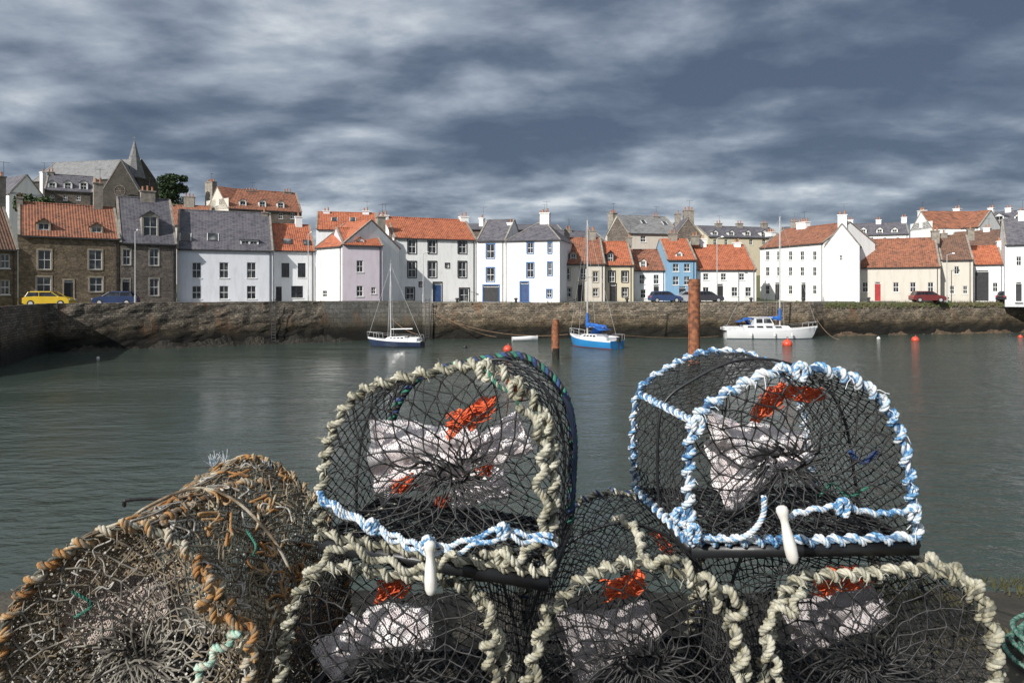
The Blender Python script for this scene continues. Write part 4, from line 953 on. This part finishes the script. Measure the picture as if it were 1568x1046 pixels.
# rope coil right on the quay
e=empty('rope_coil',Matrix.Translation((1.75,2.1,QZ))); inv=Matrix.Translation((-1.75,-2.1,-QZ)); pts_=[]
for k in range(260):
    t=k/260*2*math.pi*7; r=.16+.05*noise.noise(Vector((t*.3,0,0)))+.02*math.sin(t*.37); pts_.append(Vector((1.78+math.cos(t)*r*1.2,2.1+math.sin(t)*r,QZ+.02+.012*k/40+.02*noise.noise(Vector((t,1,0))))))
coilr=ropemat('grey_green_rope',[(.4,(.06,.12,.1)),(.6,(.22,.34,.28))])
rope('coil',catmull(pts_,2),[coilr,greenr,coilr],e,inv,.004,.03,.006)
# ------------------------------------------------------------ mooring lines
e=empty('mooring_lines'); I=Matrix.Identity(4)
def sagline(a,b,s,n=16): return [a.lerp(b,k/n)+Vector((0,0,-s*4*(k/n)*(1-k/n))) for k in range(n+1)]
curves('line',[sagline(P(1250,488,80),P(1285,520,77),.5),sagline(P(660,470,78.4),P(760,516,76),.6),sagline(P(940,512,69),P(1100,515,75),.25),sagline(P(660,480,78.4),P(870,512,70),1.0),sagline(P(600,488,76.5),P(640,512,70),.3)],.025,M['ropeline'],e,I)
# ------------------------------------------------------------ world, sun, camera
w=bpy.data.worlds.new('World'); scene.world=w; w.use_nodes=True; nt=NT(w.node_tree); 
for n_ in list(w.node_tree.nodes): w.node_tree.nodes.remove(n_)
SUN=Vector((-.58,-.66,.52)).normalized()
sky=nt.n('ShaderNodeTexSky'); sky.sky_type='NISHITA'; sky.sun_disc=False; sky.sun_elevation=math.asin(SUN.z); sky.sun_rotation=math.atan2(SUN.x,SUN.y)
tc=nt.n('ShaderNodeTexCoord').outputs['Generated']; sp=nt.n('ShaderNodeSeparateXYZ'); nt.l(tc,sp.inputs[0]); X,Y,Z=sp.outputs
zc=nt.math('ADD',nt.math('MAXIMUM',Z,0),.21)
cb=nt.n('ShaderNodeCombineXYZ'); nt.l(nt.math('DIVIDE',X,zc),cb.inputs[0]); nt.l(nt.math('DIVIDE',Y,zc),cb.inputs[1])
mp=nt.n('ShaderNodeMapping'); mp.inputs['Rotation'].default_value=(0,0,math.radians(24)); mp.inputs['Scale'].default_value=(1.0,1.5,1); mp.inputs['Location'].default_value=(1.3,.4,0); nt.l(cb.outputs[0],mp.inputs[0])
n1=nt.noise(mp.outputs[0],.62,3,.5,.2)
n2=nt.noise(mp.outputs[0],1.5,7,.52,.2)
mp2=nt.n('ShaderNodeMapping'); mp2.inputs['Location'].default_value=(-.05,-.18,0); nt.l(mp.outputs[0],mp2.inputs[0])
n3=nt.noise(mp2.outputs[0],1.5,7,.52,.2)
# small cumulus puffs, isotropic on the sky, strongest low down
mp3=nt.n('ShaderNodeMapping'); mp3.inputs['Scale'].default_value=(1,1,2.6); nt.l(tc,mp3.inputs[0])
n4=nt.noise(mp3.outputs[0],7.5,6,.55,.15)
mp4=nt.n('ShaderNodeMapping'); mp4.inputs['Location'].default_value=(.012,0,-.05); nt.l(mp3.outputs[0],mp4.inputs[0])
n5=nt.noise(mp4.outputs[0],7.5,6,.55,.15)
def c5(x,k): return nt.math('MULTIPLY',nt.math('SUBTRACT',x,.5),k)
low=nt.math('SUBTRACT',1,nt.math('MINIMUM',nt.math('MULTIPLY',nt.math('MAXIMUM',Z,0),4.4),1))
v=nt.math('ADD',nt.math('ADD',c5(n1,.75),c5(n2,.65)),nt.math('MULTIPLY',nt.math('SUBTRACT',n2,n3),.75))
v=nt.math('ADD',v,nt.math('MULTIPLY',nt.math('ADD',c5(n4,.75),nt.math('MULTIPLY',nt.math('SUBTRACT',n4,n5),.55)),nt.math('ADD',.30,nt.math('MULTIPLY',low,.9))))
g1=nt.math('MULTIPLY',nt.math('ADD',X,.08),nt.math('MULTIPLY',Z,-.85))
hz=nt.math('MULTIPLY',nt.math('POWER',low,1.1),nt.math('ADD',.33,nt.math('MULTIPLY',X,.20)))
hi=nt.math('MULTIPLY',nt.math('MAXIMUM',nt.math('SUBTRACT',Z,.24),0),.95)
v=nt.math('ADD',nt.math('ADD',nt.math('ADD',nt.math('ADD',v,.455),g1),hz),hi)
cc=nt.ramp(v,[(.28,(.085,.115,.175)),(.42,(.135,.172,.24)),(.54,(.23,.275,.35)),(.68,(.38,.435,.51)),(.86,(.70,.74,.78))])
bg1=nt.n('ShaderNodeBackground'); nt.l(sky.outputs[0],bg1.inputs[0]); bg1.inputs[1].default_value=.09
bg2=nt.n('ShaderNodeBackground'); nt.l(cc,bg2.inputs[0]); bg2.inputs[1].default_value=1.0
mx=nt.n('ShaderNodeMixShader'); mx.inputs[0].default_value=.9; nt.l(bg1.outputs[0],mx.inputs[1]); nt.l(bg2.outputs[0],mx.inputs[2])
out=nt.n('ShaderNodeOutputWorld'); nt.l(mx.outputs[0],out.inputs[0])
sl=bpy.data.lights.new('sun','SUN'); sl.energy=5.0; sl.angle=math.radians(.5); sl.color=(1,.96,.90); so=bpy.data.objects.new('sun',sl); col.objects.link(so)
so.rotation_euler=(-SUN).to_track_quat('-Z','Y').to_euler()
cam=bpy.data.cameras.new('camera'); co=bpy.data.objects.new('camera',cam); col.objects.link(co); co.location=(0,0,ZC); co.rotation_euler=(math.radians(90),0,0)
cam.sensor_width=36; cam.lens=36*F/1568; cam.shift_y=-(523-HY)/1568; cam.clip_start=.05; cam.clip_end=8000
scene.camera=co
scene.view_settings.view_transform='Standard'; scene.view_settings.look='None'; scene.view_settings.exposure=0
